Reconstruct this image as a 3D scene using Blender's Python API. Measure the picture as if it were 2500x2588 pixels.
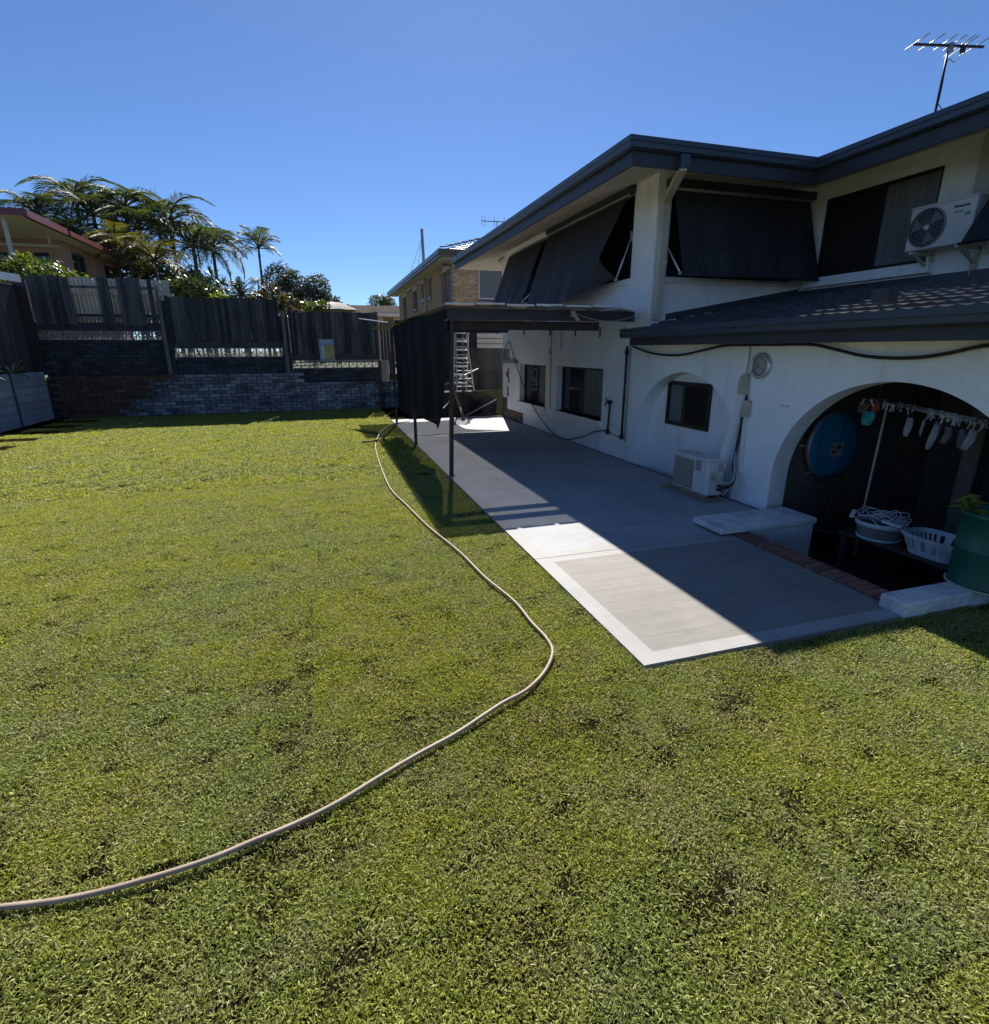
import bpy, bmesh, math, random
import numpy as np
from mathutils import Vector, Matrix
for _o in list(bpy.data.objects): bpy.data.objects.remove(_o)
S = bpy.context.scene
COL = S.collection
R = math.radians
rng = random.Random(7)
nrg = np.random.default_rng(11)

# ------------------------------------------------------------------ camera
EYE = Vector((0, 0, 2.0))
_yaw, _pit, _rol = R(-17.23), R(16.8), R(-0.218)
fw0 = Vector((-math.sin(_yaw), math.cos(_yaw), 0)); rt0 = Vector((math.cos(_yaw), math.sin(_yaw), 0)); up0 = Vector((0, 0, 1))
fwd = fw0*math.cos(_pit)-up0*math.sin(_pit); up = up0*math.cos(_pit)+fw0*math.sin(_pit)
rgt = rt0*math.cos(_rol)+up*math.sin(_rol); upp = -rt0*math.sin(_rol)+up*math.cos(_rol)
cd = bpy.data.cameras.new('camera'); cam = bpy.data.objects.new('camera', cd); COL.objects.link(cam)
cam.matrix_world = Matrix(((rgt.x, upp.x, -fwd.x, EYE.x), (rgt.y, upp.y, -fwd.y, EYE.y), (rgt.z, upp.z, -fwd.z, EYE.z), (0, 0, 0, 1)))
cd.sensor_fit = 'HORIZONTAL'; cd.sensor_width = 36.0; cd.lens = 36.0*1360/2500
cd.clip_start = 0.05; cd.clip_end = 2000
S.camera = cam

# ------------------------------------------------------------------ sky, sun, exposure
SUN = Vector((0.263, 0.98, 1.0)).normalized()
sun_el = math.asin(SUN.z); sun_az = math.atan2(SUN.x, SUN.y)
W = bpy.data.worlds.new('World'); S.world = W; W.use_nodes = True
wn = W.node_tree.nodes; wl = W.node_tree.links; wn.clear()
wo = wn.new('ShaderNodeOutputWorld'); wb = wn.new('ShaderNodeBackground'); ws = wn.new('ShaderNodeTexSky')
ws.sky_type = 'NISHITA'; ws.sun_disc = False; ws.sun_elevation = sun_el; ws.sun_rotation = sun_az
ws.altitude = 0; ws.air_density = 0.72; ws.dust_density = 0.12; ws.ozone_density = 10.0
wb.inputs['Strength'].default_value = 0.0555
wl.new(ws.outputs[0], wb.inputs[0]); wl.new(wb.outputs[0], wo.inputs[0])
sd = bpy.data.lights.new('sun', 'SUN'); sd.energy = 3.8; sd.angle = R(0.5); sd.color = (1.0, 0.95, 0.86)
so = bpy.data.objects.new('sun', sd); COL.objects.link(so); so.location = (6, 20, 30)
so.rotation_euler = (-SUN).to_track_quat('-Z', 'Y').to_euler()
S.view_settings.view_transform = 'Standard'; S.view_settings.look = 'None'; S.view_settings.gamma = 1; S.view_settings.use_curve_mapping = False
S.view_settings.exposure = 1.2
S.render.engine = 'CYCLES'
S.cycles.max_bounces = 5; S.cycles.transparent_max_bounces = 8; S.cycles.diffuse_bounces = 4

# ------------------------------------------------------------------ materials
def _mix(nt, a, b, fac, mode='MIX'):
    n = nt.nodes.new('ShaderNodeMix'); n.data_type = 'RGBA'; n.blend_type = mode
    for s, v in ((n.inputs[0], fac), (n.inputs[6], a), (n.inputs[7], b)):
        if isinstance(v, bpy.types.NodeSocket): nt.links.new(v, s)
        elif isinstance(v, (tuple, list)): s.default_value = (*v[:3], 1)
        else: s.default_value = v
    return n.outputs[2]
def _math(nt, op, a, b=None):
    n = nt.nodes.new('ShaderNodeMath'); n.operation = op
    for i, v in enumerate((a, b)):
        if v is None: continue
        if isinstance(v, bpy.types.NodeSocket): nt.links.new(v, n.inputs[i])
        else: n.inputs[i].default_value = v
    return n.outputs[0]
def _ramp(nt, fac, stops):
    n = nt.nodes.new('ShaderNodeValToRGB'); nt.links.new(fac, n.inputs[0]); e = n.color_ramp.elements
    while len(e) < len(stops): e.new(0.5)
    for q, (p, c) in zip(e, stops): q.position = p; q.color = (*c, 1) if len(c) == 3 else c
    return n.outputs[0]
def _noise(nt, scale, detail=4, rough=0.6, stretch=(1, 1, 1), world=True):
    m = nt.nodes.new('ShaderNodeMapping'); m.inputs['Scale'].default_value = stretch
    if world:
        g = nt.nodes.new('ShaderNodeNewGeometry'); nt.links.new(g.outputs['Position'], m.inputs[0])
    else:
        g = nt.nodes.new('ShaderNodeTexCoord'); nt.links.new(g.outputs['Object'], m.inputs[0])
    n = nt.nodes.new('ShaderNodeTexNoise'); n.inputs['Scale'].default_value = scale; n.inputs['Detail'].default_value = detail; n.inputs['Roughness'].default_value = rough
    nt.links.new(m.outputs[0], n.inputs['Vector']); return n.outputs[0]
def new_mat(name):
    m = bpy.data.materials.new(name); m.use_nodes = True; nt = m.node_tree
    return m, nt, nt.nodes['Principled BSDF']
def mat(name, col, rough=0.6, var=0.25, scale=3.0, stretch=(1, 1, 1), bump=0.0, bscale=60, metal=0.0, col2=None, spec=0.5, objvar=0.0):
    """plain procedural paint/stone/wood: two noises of wear, optional per-piece tone and fine relief"""
    m, nt, b = new_mat(name)
    n1 = _noise(nt, scale, 6, 0.65, stretch)
    n2 = _noise(nt, scale*7, 4, 0.6, stretch)
    dark = tuple(c*(1-var) for c in col); lite = tuple(min(1, c*(1+var*0.7)) for c in col)
    if col2: dark = col2
    c = _ramp(nt, n1, [(0.3, dark), (0.62, lite)])
    c = _mix(nt, c, _ramp(nt, n2, [(0.3, (1-var*.8,)*3), (0.7, (1, 1, 1))]), 1.0, 'MULTIPLY')
    if objvar:
        oi = nt.nodes.new('ShaderNodeObjectInfo'); at = nt.nodes.new('ShaderNodeAttribute'); at.attribute_name = 'rnd'
        f = _math(nt, 'FRACT', _math(nt, 'ADD', oi.outputs['Random'], at.outputs['Fac']))
        c = _mix(nt, c, _ramp(nt, f, [(0.0, (1-objvar,)*3), (1.0, (1+objvar*.6,)*3)]), 1.0, 'MULTIPLY')
    nt.links.new(c, b.inputs['Base Color'])
    b.inputs['Roughness'].default_value = rough; b.inputs['Metallic'].default_value = metal; b.inputs['Specular IOR Level'].default_value = spec
    if bump:
        bp = nt.nodes.new('ShaderNodeBump'); bp.inputs['Strength'].default_value = bump; bp.inputs['Distance'].default_value = 0.01
        nt.links.new(_noise(nt, bscale, 5, 0.6, stretch), bp.inputs['Height']); nt.links.new(bp.outputs[0], b.inputs['Normal'])
    return m
def stain(m, amount=0.22):
    """drip streaks and blotches with shapes of their own over an existing paint"""
    nt = m.node_tree; b = nt.nodes['Principled BSDF']; src = b.inputs['Base Color'].links[0].from_socket
    st_ = _ramp(nt, _noise(nt, 2.6, 5, 0.6, (1.5, 1.5, 0.2)), [(0.56, (1, 1, 1)), (0.74, (1-amount, 1-amount*1.05, 1-amount*1.25))])
    bl = _ramp(nt, _noise(nt, 5.5, 6, 0.72), [(0.60, (1, 1, 1)), (0.76, (1-amount*.8,)*3)])
    nt.links.new(_mix(nt, _mix(nt, src, st_, 1.0, 'MULTIPLY'), bl, 1.0, 'MULTIPLY'), b.inputs['Base Color']); return m
def leaf_mat(name, c1, c2, c3, rough=0.4, trans=0.35, tcol=(1.25, 1.3, 0.5)):
    """leaf: colour from a per-leaf value and a slow world noise, part of the light goes through"""
    m, nt, b = new_mat(name)
    at = nt.nodes.new('ShaderNodeAttribute'); at.attribute_name = 'rnd'
    oi = nt.nodes.new('ShaderNodeObjectInfo')
    f = _math(nt, 'FRACT', _math(nt, 'ADD', at.outputs['Fac'], oi.outputs['Random']))
    f = _math(nt, 'ADD', _math(nt, 'MULTIPLY', f, 0.6), _math(nt, 'MULTIPLY', _noise(nt, 0.8, 3), 0.4))
    c = _ramp(nt, f, [(0.15, c1), (0.5, c2), (0.85, c3)])
    nt.links.new(c, b.inputs['Base Color']); b.inputs['Roughness'].default_value = rough
    tr = nt.nodes.new('ShaderNodeBsdfTranslucent'); nt.links.new(_mix(nt, c, tcol, 1.0, 'MULTIPLY'), tr.inputs[0])
    ms = nt.nodes.new('ShaderNodeMixShader'); ms.inputs[0].default_value = trans
    nt.links.new(b.outputs[0], ms.inputs[1]); nt.links.new(tr.outputs[0], ms.inputs[2])
    nt.links.new(ms.outputs[0], nt.nodes['Material Output'].inputs[0])
    return m
def glass_mat(name, tint=(0.02, 0.025, 0.03), rough=0.05):
    m, nt, b = new_mat(name)
    c = _ramp(nt, _noise(nt, 1.2, 3), [(0.35, tint), (0.7, tuple(v*1.8 for v in tint))])
    nt.links.new(c, b.inputs['Base Color']); b.inputs['Roughness'].default_value = rough; b.inputs['Specular IOR Level'].default_value = 0.6
    return m
def mesh_cloth_mat(name, col, through, rough=0.9, stripe=(1, 1, 1), scale=8):
    """woven shade fabric: some light passes straight through the weave, some glows through"""
    m, nt, b = new_mat(name)
    c = _ramp(nt, _noise(nt, scale, 5, 0.6, stripe), [(0.3, tuple(v*.6 for v in col)), (0.7, tuple(v*1.35 for v in col))])
    nt.links.new(c, b.inputs['Base Color']); b.inputs['Roughness'].default_value = rough; b.inputs['Specular IOR Level'].default_value = 0.2
    tp = nt.nodes.new('ShaderNodeBsdfTransparent'); ms = nt.nodes.new('ShaderNodeMixShader'); ms.inputs[0].default_value = through
    nt.links.new(b.outputs[0], ms.inputs[1]); nt.links.new(tp.outputs[0], ms.inputs[2]); nt.links.new(ms.outputs[0], nt.nodes['Material Output'].inputs[0])
    return m

M = {}
M['white'] = mat('white_render', (0.87, 0.88, 0.89), 0.85, 0.08, 0.8, bump=0.35, bscale=45)
stain(M['white'], 0.13)
M['plinth'] = mat('stained_white_render', (0.68, 0.69, 0.70), 0.9, 0.3, 3.4, bump=0.5, bscale=30, col2=(0.47, 0.48, 0.48))
M['whitepaint'] = mat('white_gloss_paint', (0.78, 0.78, 0.77), 0.45, 0.08, 2.0)
M['cream'] = mat('cream_paint', (0.52, 0.49, 0.42), 0.55, 0.12, 2.0)
M['soffit'] = mat('soffit_paint', (0.62, 0.57, 0.48), 0.7, 0.10, 0.9)
M['gutter'] = mat('blue_grey_gutter', (0.045, 0.060, 0.085), 0.35, 0.15, 1.5)
M['fascia'] = mat('charcoal_fascia', (0.035, 0.037, 0.045), 0.5, 0.15, 1.5)
M['tile'] = mat('charcoal_roof_tile', (0.060, 0.064, 0.074), 0.33, 0.35, 4, bump=0.3, objvar=0.25)
M['roofbase'] = mat('roof_underlay', (0.05, 0.052, 0.056), 0.6, 0.3, 3)
M['awning'] = mat('charcoal_awning_canvas', (0.026, 0.029, 0.035), 0.7, 0.35, 1.4, stretch=(1, 1, 0.25), bump=0.4, bscale=30)
M['awnspot'] = mat('worn_awning_canvas', (0.022, 0.022, 0.024), 0.65, 0.35, 1.4, stretch=(1, 1, 0.25))
M['alu'] = mat('aluminium', (0.62, 0.62, 0.62), 0.35, 0.12, 6, metal=0.85)
M['greymetal'] = mat('grey_steel', (0.28, 0.29, 0.31), 0.45, 0.2, 5, metal=0.3)
M['darkmetal'] = mat('black_painted_steel', (0.018, 0.019, 0.023), 0.45, 0.25, 4)
M['beam'] = mat('charcoal_beam', (0.035, 0.040, 0.050), 0.5, 0.2, 2)
M['bronze'] = mat('bronze_window_frame', (0.018, 0.015, 0.014), 0.45, 0.2, 3)
M['glass'] = glass_mat('dark_window_glass')
M['paleglass'] = glass_mat('curtained_window_glass', (0.16, 0.17, 0.18), 0.15)
M['curtain'] = mat('grey_curtain', (0.17, 0.175, 0.185), 0.8, 0.25, 2.5, stretch=(9, 9, 0.4))
M['flyscreen'] = mat('black_fly_screen', (0.008, 0.008, 0.009), 0.8, 0.3, 30)
M['rubber'] = mat('black_rubber', (0.012, 0.012, 0.013), 0.5, 0.2, 6)
M['conduit'] = mat('grey_conduit', (0.40, 0.40, 0.39), 0.5, 0.15, 6)
M['brickraw'] = mat('bare_red_brick', (0.20, 0.145, 0.105), 0.85, 0.35, 9, bump=0.4, objvar=0.25)
M['brickbrown'] = mat('brown_brick', (0.125, 0.078, 0.050), 0.85, 0.4, 8, bump=0.4, objvar=0.4)
M['brickwhite'] = mat('whitewashed_brick', (0.25, 0.27, 0.31), 0.8, 0.45, 1.6, bump=0.5, col2=(0.070, 0.076, 0.090), objvar=0.6)
M['brickdark'] = mat('soot_dark_brick', (0.050, 0.057, 0.072), 0.85, 0.45, 3, bump=0.5, objvar=0.45)
M['brickedge'] = mat('red_edging_brick', (0.26, 0.12, 0.09), 0.85, 0.35, 8, bump=0.4, objvar=0.3)
M['mortar'] = mat('dark_mortar', (0.030, 0.033, 0.040), 0.9, 0.35, 6)
M['mortarbrown'] = mat('brown_mortar', (0.11, 0.085, 0.065), 0.9, 0.35, 6)
M['tanbrick'] = mat('tan_brick', (0.56, 0.365, 0.205), 0.85, 0.22, 6, bump=0.3, objvar=0.22)
M['tanmortar'] = mat('tan_mortar', (0.34, 0.24, 0.16), 0.9, 0.2, 6)
M['breeze'] = mat('breeze_block', (0.34, 0.33, 0.33), 0.85, 0.3, 6, objvar=0.25)  # block colour paled to stand in for light through the holes
M['paling'] = mat('weathered_paling', (0.080, 0.082, 0.084), 0.85, 0.6, 2.2, stretch=(6, 6, 0.5), bump=0.6, bscale=14, objvar=0.7)
M['palepaling'] = mat('pale_new_paling', (0.40, 0.36, 0.31), 0.8, 0.3, 2.2, stretch=(6, 6, 0.5), bump=0.4, bscale=14, objvar=0.2)
M['gatewood'] = mat('grey_brown_paling', (0.48, 0.44, 0.385), 0.8, 0.3, 2.2, stretch=(6, 6, 0.5), bump=0.4, bscale=14, objvar=0.15)
M['fencepost'] = mat('weathered_galvanised_steel', (0.11, 0.115, 0.12), 0.6, 0.4, 3, stretch=(1, 1, .4))
M['timber'] = mat('bare_timber', (0.30, 0.23, 0.155), 0.75, 0.3, 2.5, stretch=(4, 4, 0.6), bump=0.3, bscale=20)
M['sleeper'] = mat('grey_concrete_sleeper', (0.36, 0.38, 0.41), 0.85, 0.2, 1.6, bump=0.3, objvar=0.12)
M['corrugated'] = mat('dark_corrugated_sheet', (0.045, 0.032, 0.034), 0.5, 0.3, 2, stretch=(1, 1, .3))
M['thatch'] = mat('turf_thatch', (0.020, 0.017, 0.008), 1.0, 0.6, 9, bump=1.0, bscale=90, spec=0.0)
M['soil'] = mat('dark_soil', (0.050, 0.037, 0.024), 0.95, 0.5, 5, bump=0.6, bscale=40)
M['terrain'] = mat('dry_grass_ground', (0.09, 0.10, 0.04), 0.95, 0.4, 0.8)
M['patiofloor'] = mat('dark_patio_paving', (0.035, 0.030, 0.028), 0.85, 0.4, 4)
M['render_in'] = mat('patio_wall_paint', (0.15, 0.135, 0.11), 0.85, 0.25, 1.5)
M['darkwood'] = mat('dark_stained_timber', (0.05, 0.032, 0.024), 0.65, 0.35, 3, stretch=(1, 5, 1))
M['acwhite'] = mat('off_white_metal_casing', (0.66, 0.66, 0.63), 0.45, 0.10, 1.6)
M['acgrille'] = mat('grey_fan_grille', (0.22, 0.22, 0.23), 0.5, 0.2, 8)
M['acdark'] = mat('fan_shade_black', (0.02, 0.02, 0.022), 0.7, 0.2, 8)  # shade inside the fan opening, put into the colour
M['print'] = mat('dark_printed_ink', (0.03, 0.035, 0.05), 0.6, 0.05, 5)
M['label'] = mat('grey_sticker', (0.30, 0.33, 0.32), 0.6, 0.4, 60)
M['beige'] = mat('beige_plastic', (0.46, 0.42, 0.32), 0.5, 0.12, 5)
M['lampglass'] = mat('frosted_lamp_glass', (0.33, 0.32, 0.29), 0.25, 0.2, 8)
M['bluedisc'] = mat('blue_painted_disc', (0.016, 0.20, 0.36), 0.45, 0.25, 1.8, stretch=(6, 1, 0.5))
M['steelrim'] = mat('galvanised_rim', (0.42, 0.40, 0.40), 0.4, 0.2, 5, metal=0.5)
M['green'] = mat('green_plastic_drum', (0.012, 0.105, 0.075), 0.4, 0.2, 2.5)
M['bluepot'] = mat('teal_glazed_pot', (0.010, 0.045, 0.055), 0.35, 0.25, 3)
M['basket'] = mat('white_plastic_basket', (0.62, 0.65, 0.68), 0.45, 0.08, 4)
M['canvas'] = mat('taupe_canvas', (0.26, 0.22, 0.20), 0.85, 0.3, 6, stretch=(1, 1, 4))
M['sock'] = mat('pale_cotton', (0.33, 0.33, 0.37), 0.95, 0.2, 12)
M['greysock'] = mat('grey_cotton', (0.16, 0.15, 0.18), 0.95, 0.25, 12)
M['aqua'] = mat('aqua_cloth', (0.05, 0.32, 0.36), 0.9, 0.2, 8)
M['orange'] = mat('rust_orange_cloth', (0.34, 0.08, 0.035), 0.9, 0.25, 8)
M['brownish'] = mat('brown_felt', (0.15, 0.10, 0.075), 0.9, 0.3, 8)
M['hose'] = mat('beige_garden_hose', (0.34, 0.265, 0.205), 0.55, 0.18, 5)
M['redroof'] = mat('red_gutter_paint', (0.17, 0.040, 0.034), 0.4, 0.2, 1.5)
M['redtile'] = mat('grey_red_roof_tile', (0.16, 0.115, 0.10), 0.6, 0.35, 5, objvar=.2)
M['browntrim'] = mat('brown_gutter_paint', (0.11, 0.075, 0.058), 0.4, 0.2, 1.5)
M['browntile'] = mat('brown_roof_tile', (0.17, 0.135, 0.115), 0.4, 0.3, 5, objvar=0.25)
M['greyroof'] = mat('grey_corrugated_roof', (0.085, 0.075, 0.068), 0.95, 0.35, 2.5, bump=.5, spec=0.05)
M['umbrella'] = mat('grey_umbrella_canvas', (0.16, 0.155, 0.15), 0.8, 0.15, 2)
M['umbrellapale'] = mat('pale_umbrella_canvas', (0.45, 0.44, 0.42), 0.8, 0.1, 2)
M['trunk'] = mat('grey_palm_trunk', (0.17, 0.15, 0.12), 0.9, 0.4, 3, stretch=(1, 1, 9), bump=0.5)
M['bark'] = mat('brown_bark', (0.12, 0.085, 0.06), 0.9, 0.4, 6, bump=0.6)
M['signblue'] = mat('blue_sign_print', (0.13, 0.27, 0.42), 0.5, 0.12, 4)
M['signyellow'] = mat('mustard_sign_print', (0.42, 0.33, 0.06), 0.5, 0.25, 9, col2=(0.25, 0.23, 0.08))
M['signpale'] = mat('pale_sign_print', (0.46, 0.52, 0.56), 0.5, 0.1, 9)
M['purple'] = mat('purple_tarpaulin', (0.007, 0.007, 0.022), 0.7, 0.3, 3)
M['palm'] = leaf_mat('palm_leaflets', (0.042, 0.062, 0.028), (0.072, 0.100, 0.044), (0.125, 0.15, 0.070), 0.55, 0.32)
M['goldpalm'] = leaf_mat('golden_palm_leaflets', (0.055, 0.058, 0.020), (0.10, 0.095, 0.028), (0.18, 0.15, 0.045), 0.5, 0.35)
M['hedge'] = leaf_mat('hedge_leaves', (0.055, 0.085, 0.016), (0.10, 0.14, 0.022), (0.20, 0.23, 0.04), 0.35, 0.4)
M['shrub'] = leaf_mat('shrub_leaves', (0.035, 0.055, 0.018), (0.065, 0.090, 0.028), (0.15, 0.16, 0.05), 0.35, 0.3)
M['darkleaf'] = leaf_mat('dark_glossy_leaves', (0.014, 0.034, 0.014), (0.028, 0.060, 0.020), (0.055, 0.10, 0.03), 0.3, 0.22)
M['greyleaf'] = leaf_mat('grey_green_leaves', (0.050, 0.060, 0.040), (0.085, 0.098, 0.065), (0.15, 0.16, 0.11), 0.5, 0.25, (1.1, 1.15, 0.8))
M['bronzeleaf'] = leaf_mat('bronze_leaves', (0.05, 0.035, 0.02), (0.09, 0.07, 0.03), (0.14, 0.12, 0.05), 0.3, 0.3)
M['agave'] = leaf_mat('agave_leaves', (0.13, 0.19, 0.12), (0.20, 0.27, 0.17), (0.32, 0.38, 0.24), 0.45, 0.1)
M['lemonleaf'] = leaf_mat('yellow_green_leaves', (0.12, 0.16, 0.02), (0.22, 0.26, 0.035), (0.30, 0.33, 0.06), 0.35, 0.4)

# concrete: brushed field (streaks run across the slab), smooth pale margin
def concrete(name, col, streak, bump):
    m, nt, b = new_mat(name)
    s = _math(nt, 'ADD', _math(nt, 'MULTIPLY', _noise(nt, 1.0, 8, 0.72, (1.0, 46, 1)), 0.78), _math(nt, 'MULTIPLY', _noise(nt, 3.5, 6, 0.7, (1, 2.5, 1)), 0.22)); l = _noise(nt, 1.1, 7, 0.68); f = _noise(nt, 90, 3, 0.6)
    c = _ramp(nt, s, [(0.30, tuple(v*(1-streak) for v in col)), (0.68, tuple(v*(1+streak*.7) for v in col))])
    c = _mix(nt, c, _ramp(nt, l, [(0.30, (0.74, 0.74, 0.75)), (0.65, (1, 1, 1))]), 1.0, 'MULTIPLY')
    c = _mix(nt, c, _ramp(nt, f, [(0.25, (0.88,)*3), (0.6, (1, 1, 1))]), 1.0, 'MULTIPLY')
    c = _mix(nt, c, _ramp(nt, _noise(nt, 9, 7, 0.75), [(0.62, (1, 1, 1)), (0.74, (0.80, 0.78, 0.75))]), 1.0, 'MULTIPLY')
    c = _mix(nt, c, _ramp(nt, _noise(nt, 1.9, 8, 0.7), [(0.60, (1, 1, 1)), (0.72, (0.86, 0.85, 0.83))]), 1.0, 'MULTIPLY')
    nt.links.new(c, b.inputs['Base Color']); b.inputs['Roughness'].default_value = 0.75
    bp = nt.nodes.new('ShaderNodeBump'); bp.inputs['Strength'].default_value = bump; bp.inputs['Distance'].default_value = 0.006
    nt.links.new(s, bp.inputs['Height']); nt.links.new(bp.outputs[0], b.inputs['Normal'])
    return m
M['concrete'] = concrete('brushed_concrete', (0.405, 0.418, 0.432), 0.20, 0.4)
M['concretetan'] = concrete('buff_brushed_concrete', (0.275, 0.258, 0.238), 0.30, 0.6)
M['margin'] = concrete('smooth_concrete_margin', (0.395, 0.388, 0.376), 0.07, 0.08)
M['sailroof'] = mesh_cloth_mat('beige_shade_sheet', (0.28, 0.25, 0.21), 0.14)
M['shadecloth'] = mesh_cloth_mat('black_shade_cloth', (0.008, 0.009, 0.012), 0.004, stripe=(1, 1, 0.3), scale=3)
M['backcloth'] = mesh_cloth_mat('dark_screen_cloth', (0.022, 0.022, 0.027), 0.06, stripe=(1, 1, 0.3), scale=3)

# ------------------------------------------------------------------ mesh helpers
class MB:
    """collects boxes, tubes, prisms in world coordinates and links them as one mesh object"""
    def __init__(s): s.v = []; s.f = []; s.mi = []; s.r = []
    def quad(s, pts, mi=0, r=0.0):
        n = len(s.v); s.v += [tuple(p) for p in pts]; s.f.append(tuple(range(n, n+len(pts)))); s.mi.append(mi); s.r.append(r); return s
    def box(s, a, b, mi=0, r=0.0):
        x0, y0, z0 = a; x1, y1, z1 = b
        x0, x1 = min(x0, x1), max(x0, x1); y0, y1 = min(y0, y1), max(y0, y1); z0, z1 = min(z0, z1), max(z0, z1)
        n = len(s.v)
        s.v += [(x0, y0, z0), (x1, y0, z0), (x1, y1, z0), (x0, y1, z0), (x0, y0, z1), (x1, y0, z1), (x1, y1, z1), (x0, y1, z1)]
        for q in ((0, 3, 2, 1), (4, 5, 6, 7), (0, 1, 5, 4), (1, 2, 6, 5), (2, 3, 7, 6), (3, 0, 4, 7)):
            s.f.append(tuple(n+i for i in q)); s.mi.append(mi); s.r.append(r)
        return s
    def bar(s, p, q, w, h=None, upv=(0, 0, 1), mi=0):
        """rectangular bar from p to q, w sideways and h along upv"""
        h = h or w; p = Vector(p); q = Vector(q); d = (q-p).normalized(); u = Vector(upv)
        if abs(d.dot(u)) > 0.98: u = Vector((1, 0, 0))
        a = d.cross(u).normalized(); u = a.cross(d).normalized(); n = len(s.v)
        for c in (p, q):
            for sx, sy in ((-1, -1), (1, -1), (1, 1), (-1, 1)): s.v.append(tuple(c+a*sx*w/2+u*sy*h/2))
        for k in ((0, 1, 2, 3), (7, 6, 5, 4), (0, 4, 5, 1), (1, 5, 6, 2), (2, 6, 7, 3), (3, 7, 4, 0)):
            s.f.append(tuple(n+i for i in k)); s.mi.append(mi); s.r.append(0)
        return s
    def tube(s, pts, r, n=8, mi=0, cap=True):
        pts = [Vector(p) for p in pts]; rs = r if isinstance(r, (list, tuple)) else [r]*len(pts)
        d0 = (pts[1]-pts[0]).normalized(); a = d0.orthogonal().normalized(); base = len(s.v)
        for i, p in enumerate(pts):
            d = (pts[min(i+1, len(pts)-1)]-pts[max(i-1, 0)]).normalized()
            a = (a-d*a.dot(d)).normalized(); b = d.cross(a)
            for k in range(n):
                t = 2*math.pi*k/n; s.v.append(tuple(p+(a*math.cos(t)+b*math.sin(t))*rs[i]))
        for i in range(len(pts)-1):
            for k in range(n):
                s.f.append((base+i*n+k, base+i*n+(k+1) % n, base+(i+1)*n+(k+1) % n, base+(i+1)*n+k)); s.mi.append(mi); s.r.append(0)
        if cap:
            s.f.append(tuple(base+k for k in range(n))[::-1]); s.mi.append(mi); s.r.append(0)
            e = base+(len(pts)-1)*n; s.f.append(tuple(e+k for k in range(n))); s.mi.append(mi); s.r.append(0)
        return s
    def lathe(s, c, prof, n=24, axis='z', mi=0):
        """profile of (radius, along) turned about an axis through c"""
        base = len(s.v)
        for rr, h in prof:
            for k in range(n):
                t = 2*math.pi*k/n; a, b = rr*math.cos(t), rr*math.sin(t)
                s.v.append({'z': (c[0]+a, c[1]+b, c[2]+h), 'x': (c[0]+h, c[1]+a, c[2]+b), 'y': (c[0]+a, c[1]+h, c[2]+b)}[axis])
        for i in range(len(prof)-1):
            for k in range(n):
                s.f.append((base+i*n+k, base+i*n+(k+1) % n, base+(i+1)*n+(k+1) % n, base+(i+1)*n+k)); s.mi.append(mi); s.r.append(0)
        return s
    def prism(s, poly, d, mi=0):
        """polygon (3D points) swept along d"""
        d = Vector(d); n = len(poly); base = len(s.v)
        s.v += [tuple(p) for p in poly]+[tuple(Vector(p)+d) for p in poly]
        s.f.append(tuple(base+i for i in range(n))); s.f.append(tuple(base+n+i for i in range(n))[::-1])
        for i in range(n): s.f.append((base+i, base+n+i, base+n+(i+1) % n, base+(i+1) % n))
        s.mi += [mi]*(n+2); s.r += [0]*(n+2); return s
    def grid(s, fn, nu, nv, mi=0):
        base = len(s.v)
        for i in range(nu+1):
            for j in range(nv+1): s.v.append(tuple(fn(i/nu, j/nv)))
        for i in range(nu):
            for j in range(nv):
                a = base+i*(nv+1)+j; s.f.append((a, a+nv+1, a+nv+2, a+1)); s.mi.append(mi); s.r.append(0)
        return s
    def build(s, name, m, parent=None, smooth=False, bevel=0.0, off=None):
        me = bpy.data.meshes.new(name)
        o0 = Vector(off) if off is not None else wloc(parent)
        me.from_pydata([tuple(Vector(p)-o0) for p in s.v], [], s.f)
        ms = m if isinstance(m, list) else [m]
        for q in ms: me.materials.append(M[q] if isinstance(q, str) else q)
        if len(ms) > 1: me.polygons.foreach_set('material_index', s.mi)
        if any(s.r): me.attributes.new('rnd', 'FLOAT', 'FACE').data.foreach_set('value', s.r)
        if smooth: me.polygons.foreach_set('use_smooth', [True]*len(me.polygons))
        bm = bmesh.new(); bm.from_mesh(me); bmesh.ops.recalc_face_normals(bm, faces=bm.faces)
        if bevel: bmesh.ops.bevel(bm, geom=bm.edges[:], offset=bevel, segments=1, affect='EDGES')
        bm.to_mesh(me); bm.free(); me.update()
        o = bpy.data.objects.new(name, me); COL.objects.link(o)
        if parent is not None: o.parent = parent
        elif off is not None: o.location = o0
        return o
def wloc(o):
    v = Vector((0, 0, 0))
    while o is not None: v += o.location; o = o.parent
    return v
def tag(o, label=None, cat=None, group=None, kind=None):
    for k, v in (('label', label), ('category', cat), ('group', group), ('kind', kind)):
        if v: o[k] = v
    return o
def thing(name, loc, label, cat, group=None):
    o = bpy.data.objects.new(name, None); COL.objects.link(o); o.location = loc; o.empty_display_size = 0.1
    return tag(o, label, cat, group)
def inst(name, me, parent, loc, rot=(0, 0, 0), sc=(1, 1, 1)):
    """one more object on shared mesh data, loc in world coordinates"""
    o = bpy.data.objects.new(name, me); COL.objects.link(o); o.parent = parent
    o.location = Vector(loc)-wloc(parent); o.rotation_euler = rot; o.scale = sc; return o
def mesh_of(mb, m, bevel=0.0, smooth=False):
    o = mb.build('shared', m, None, smooth, bevel, (0, 0, 0)); me = o.data; bpy.data.objects.remove(o); return me
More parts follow.
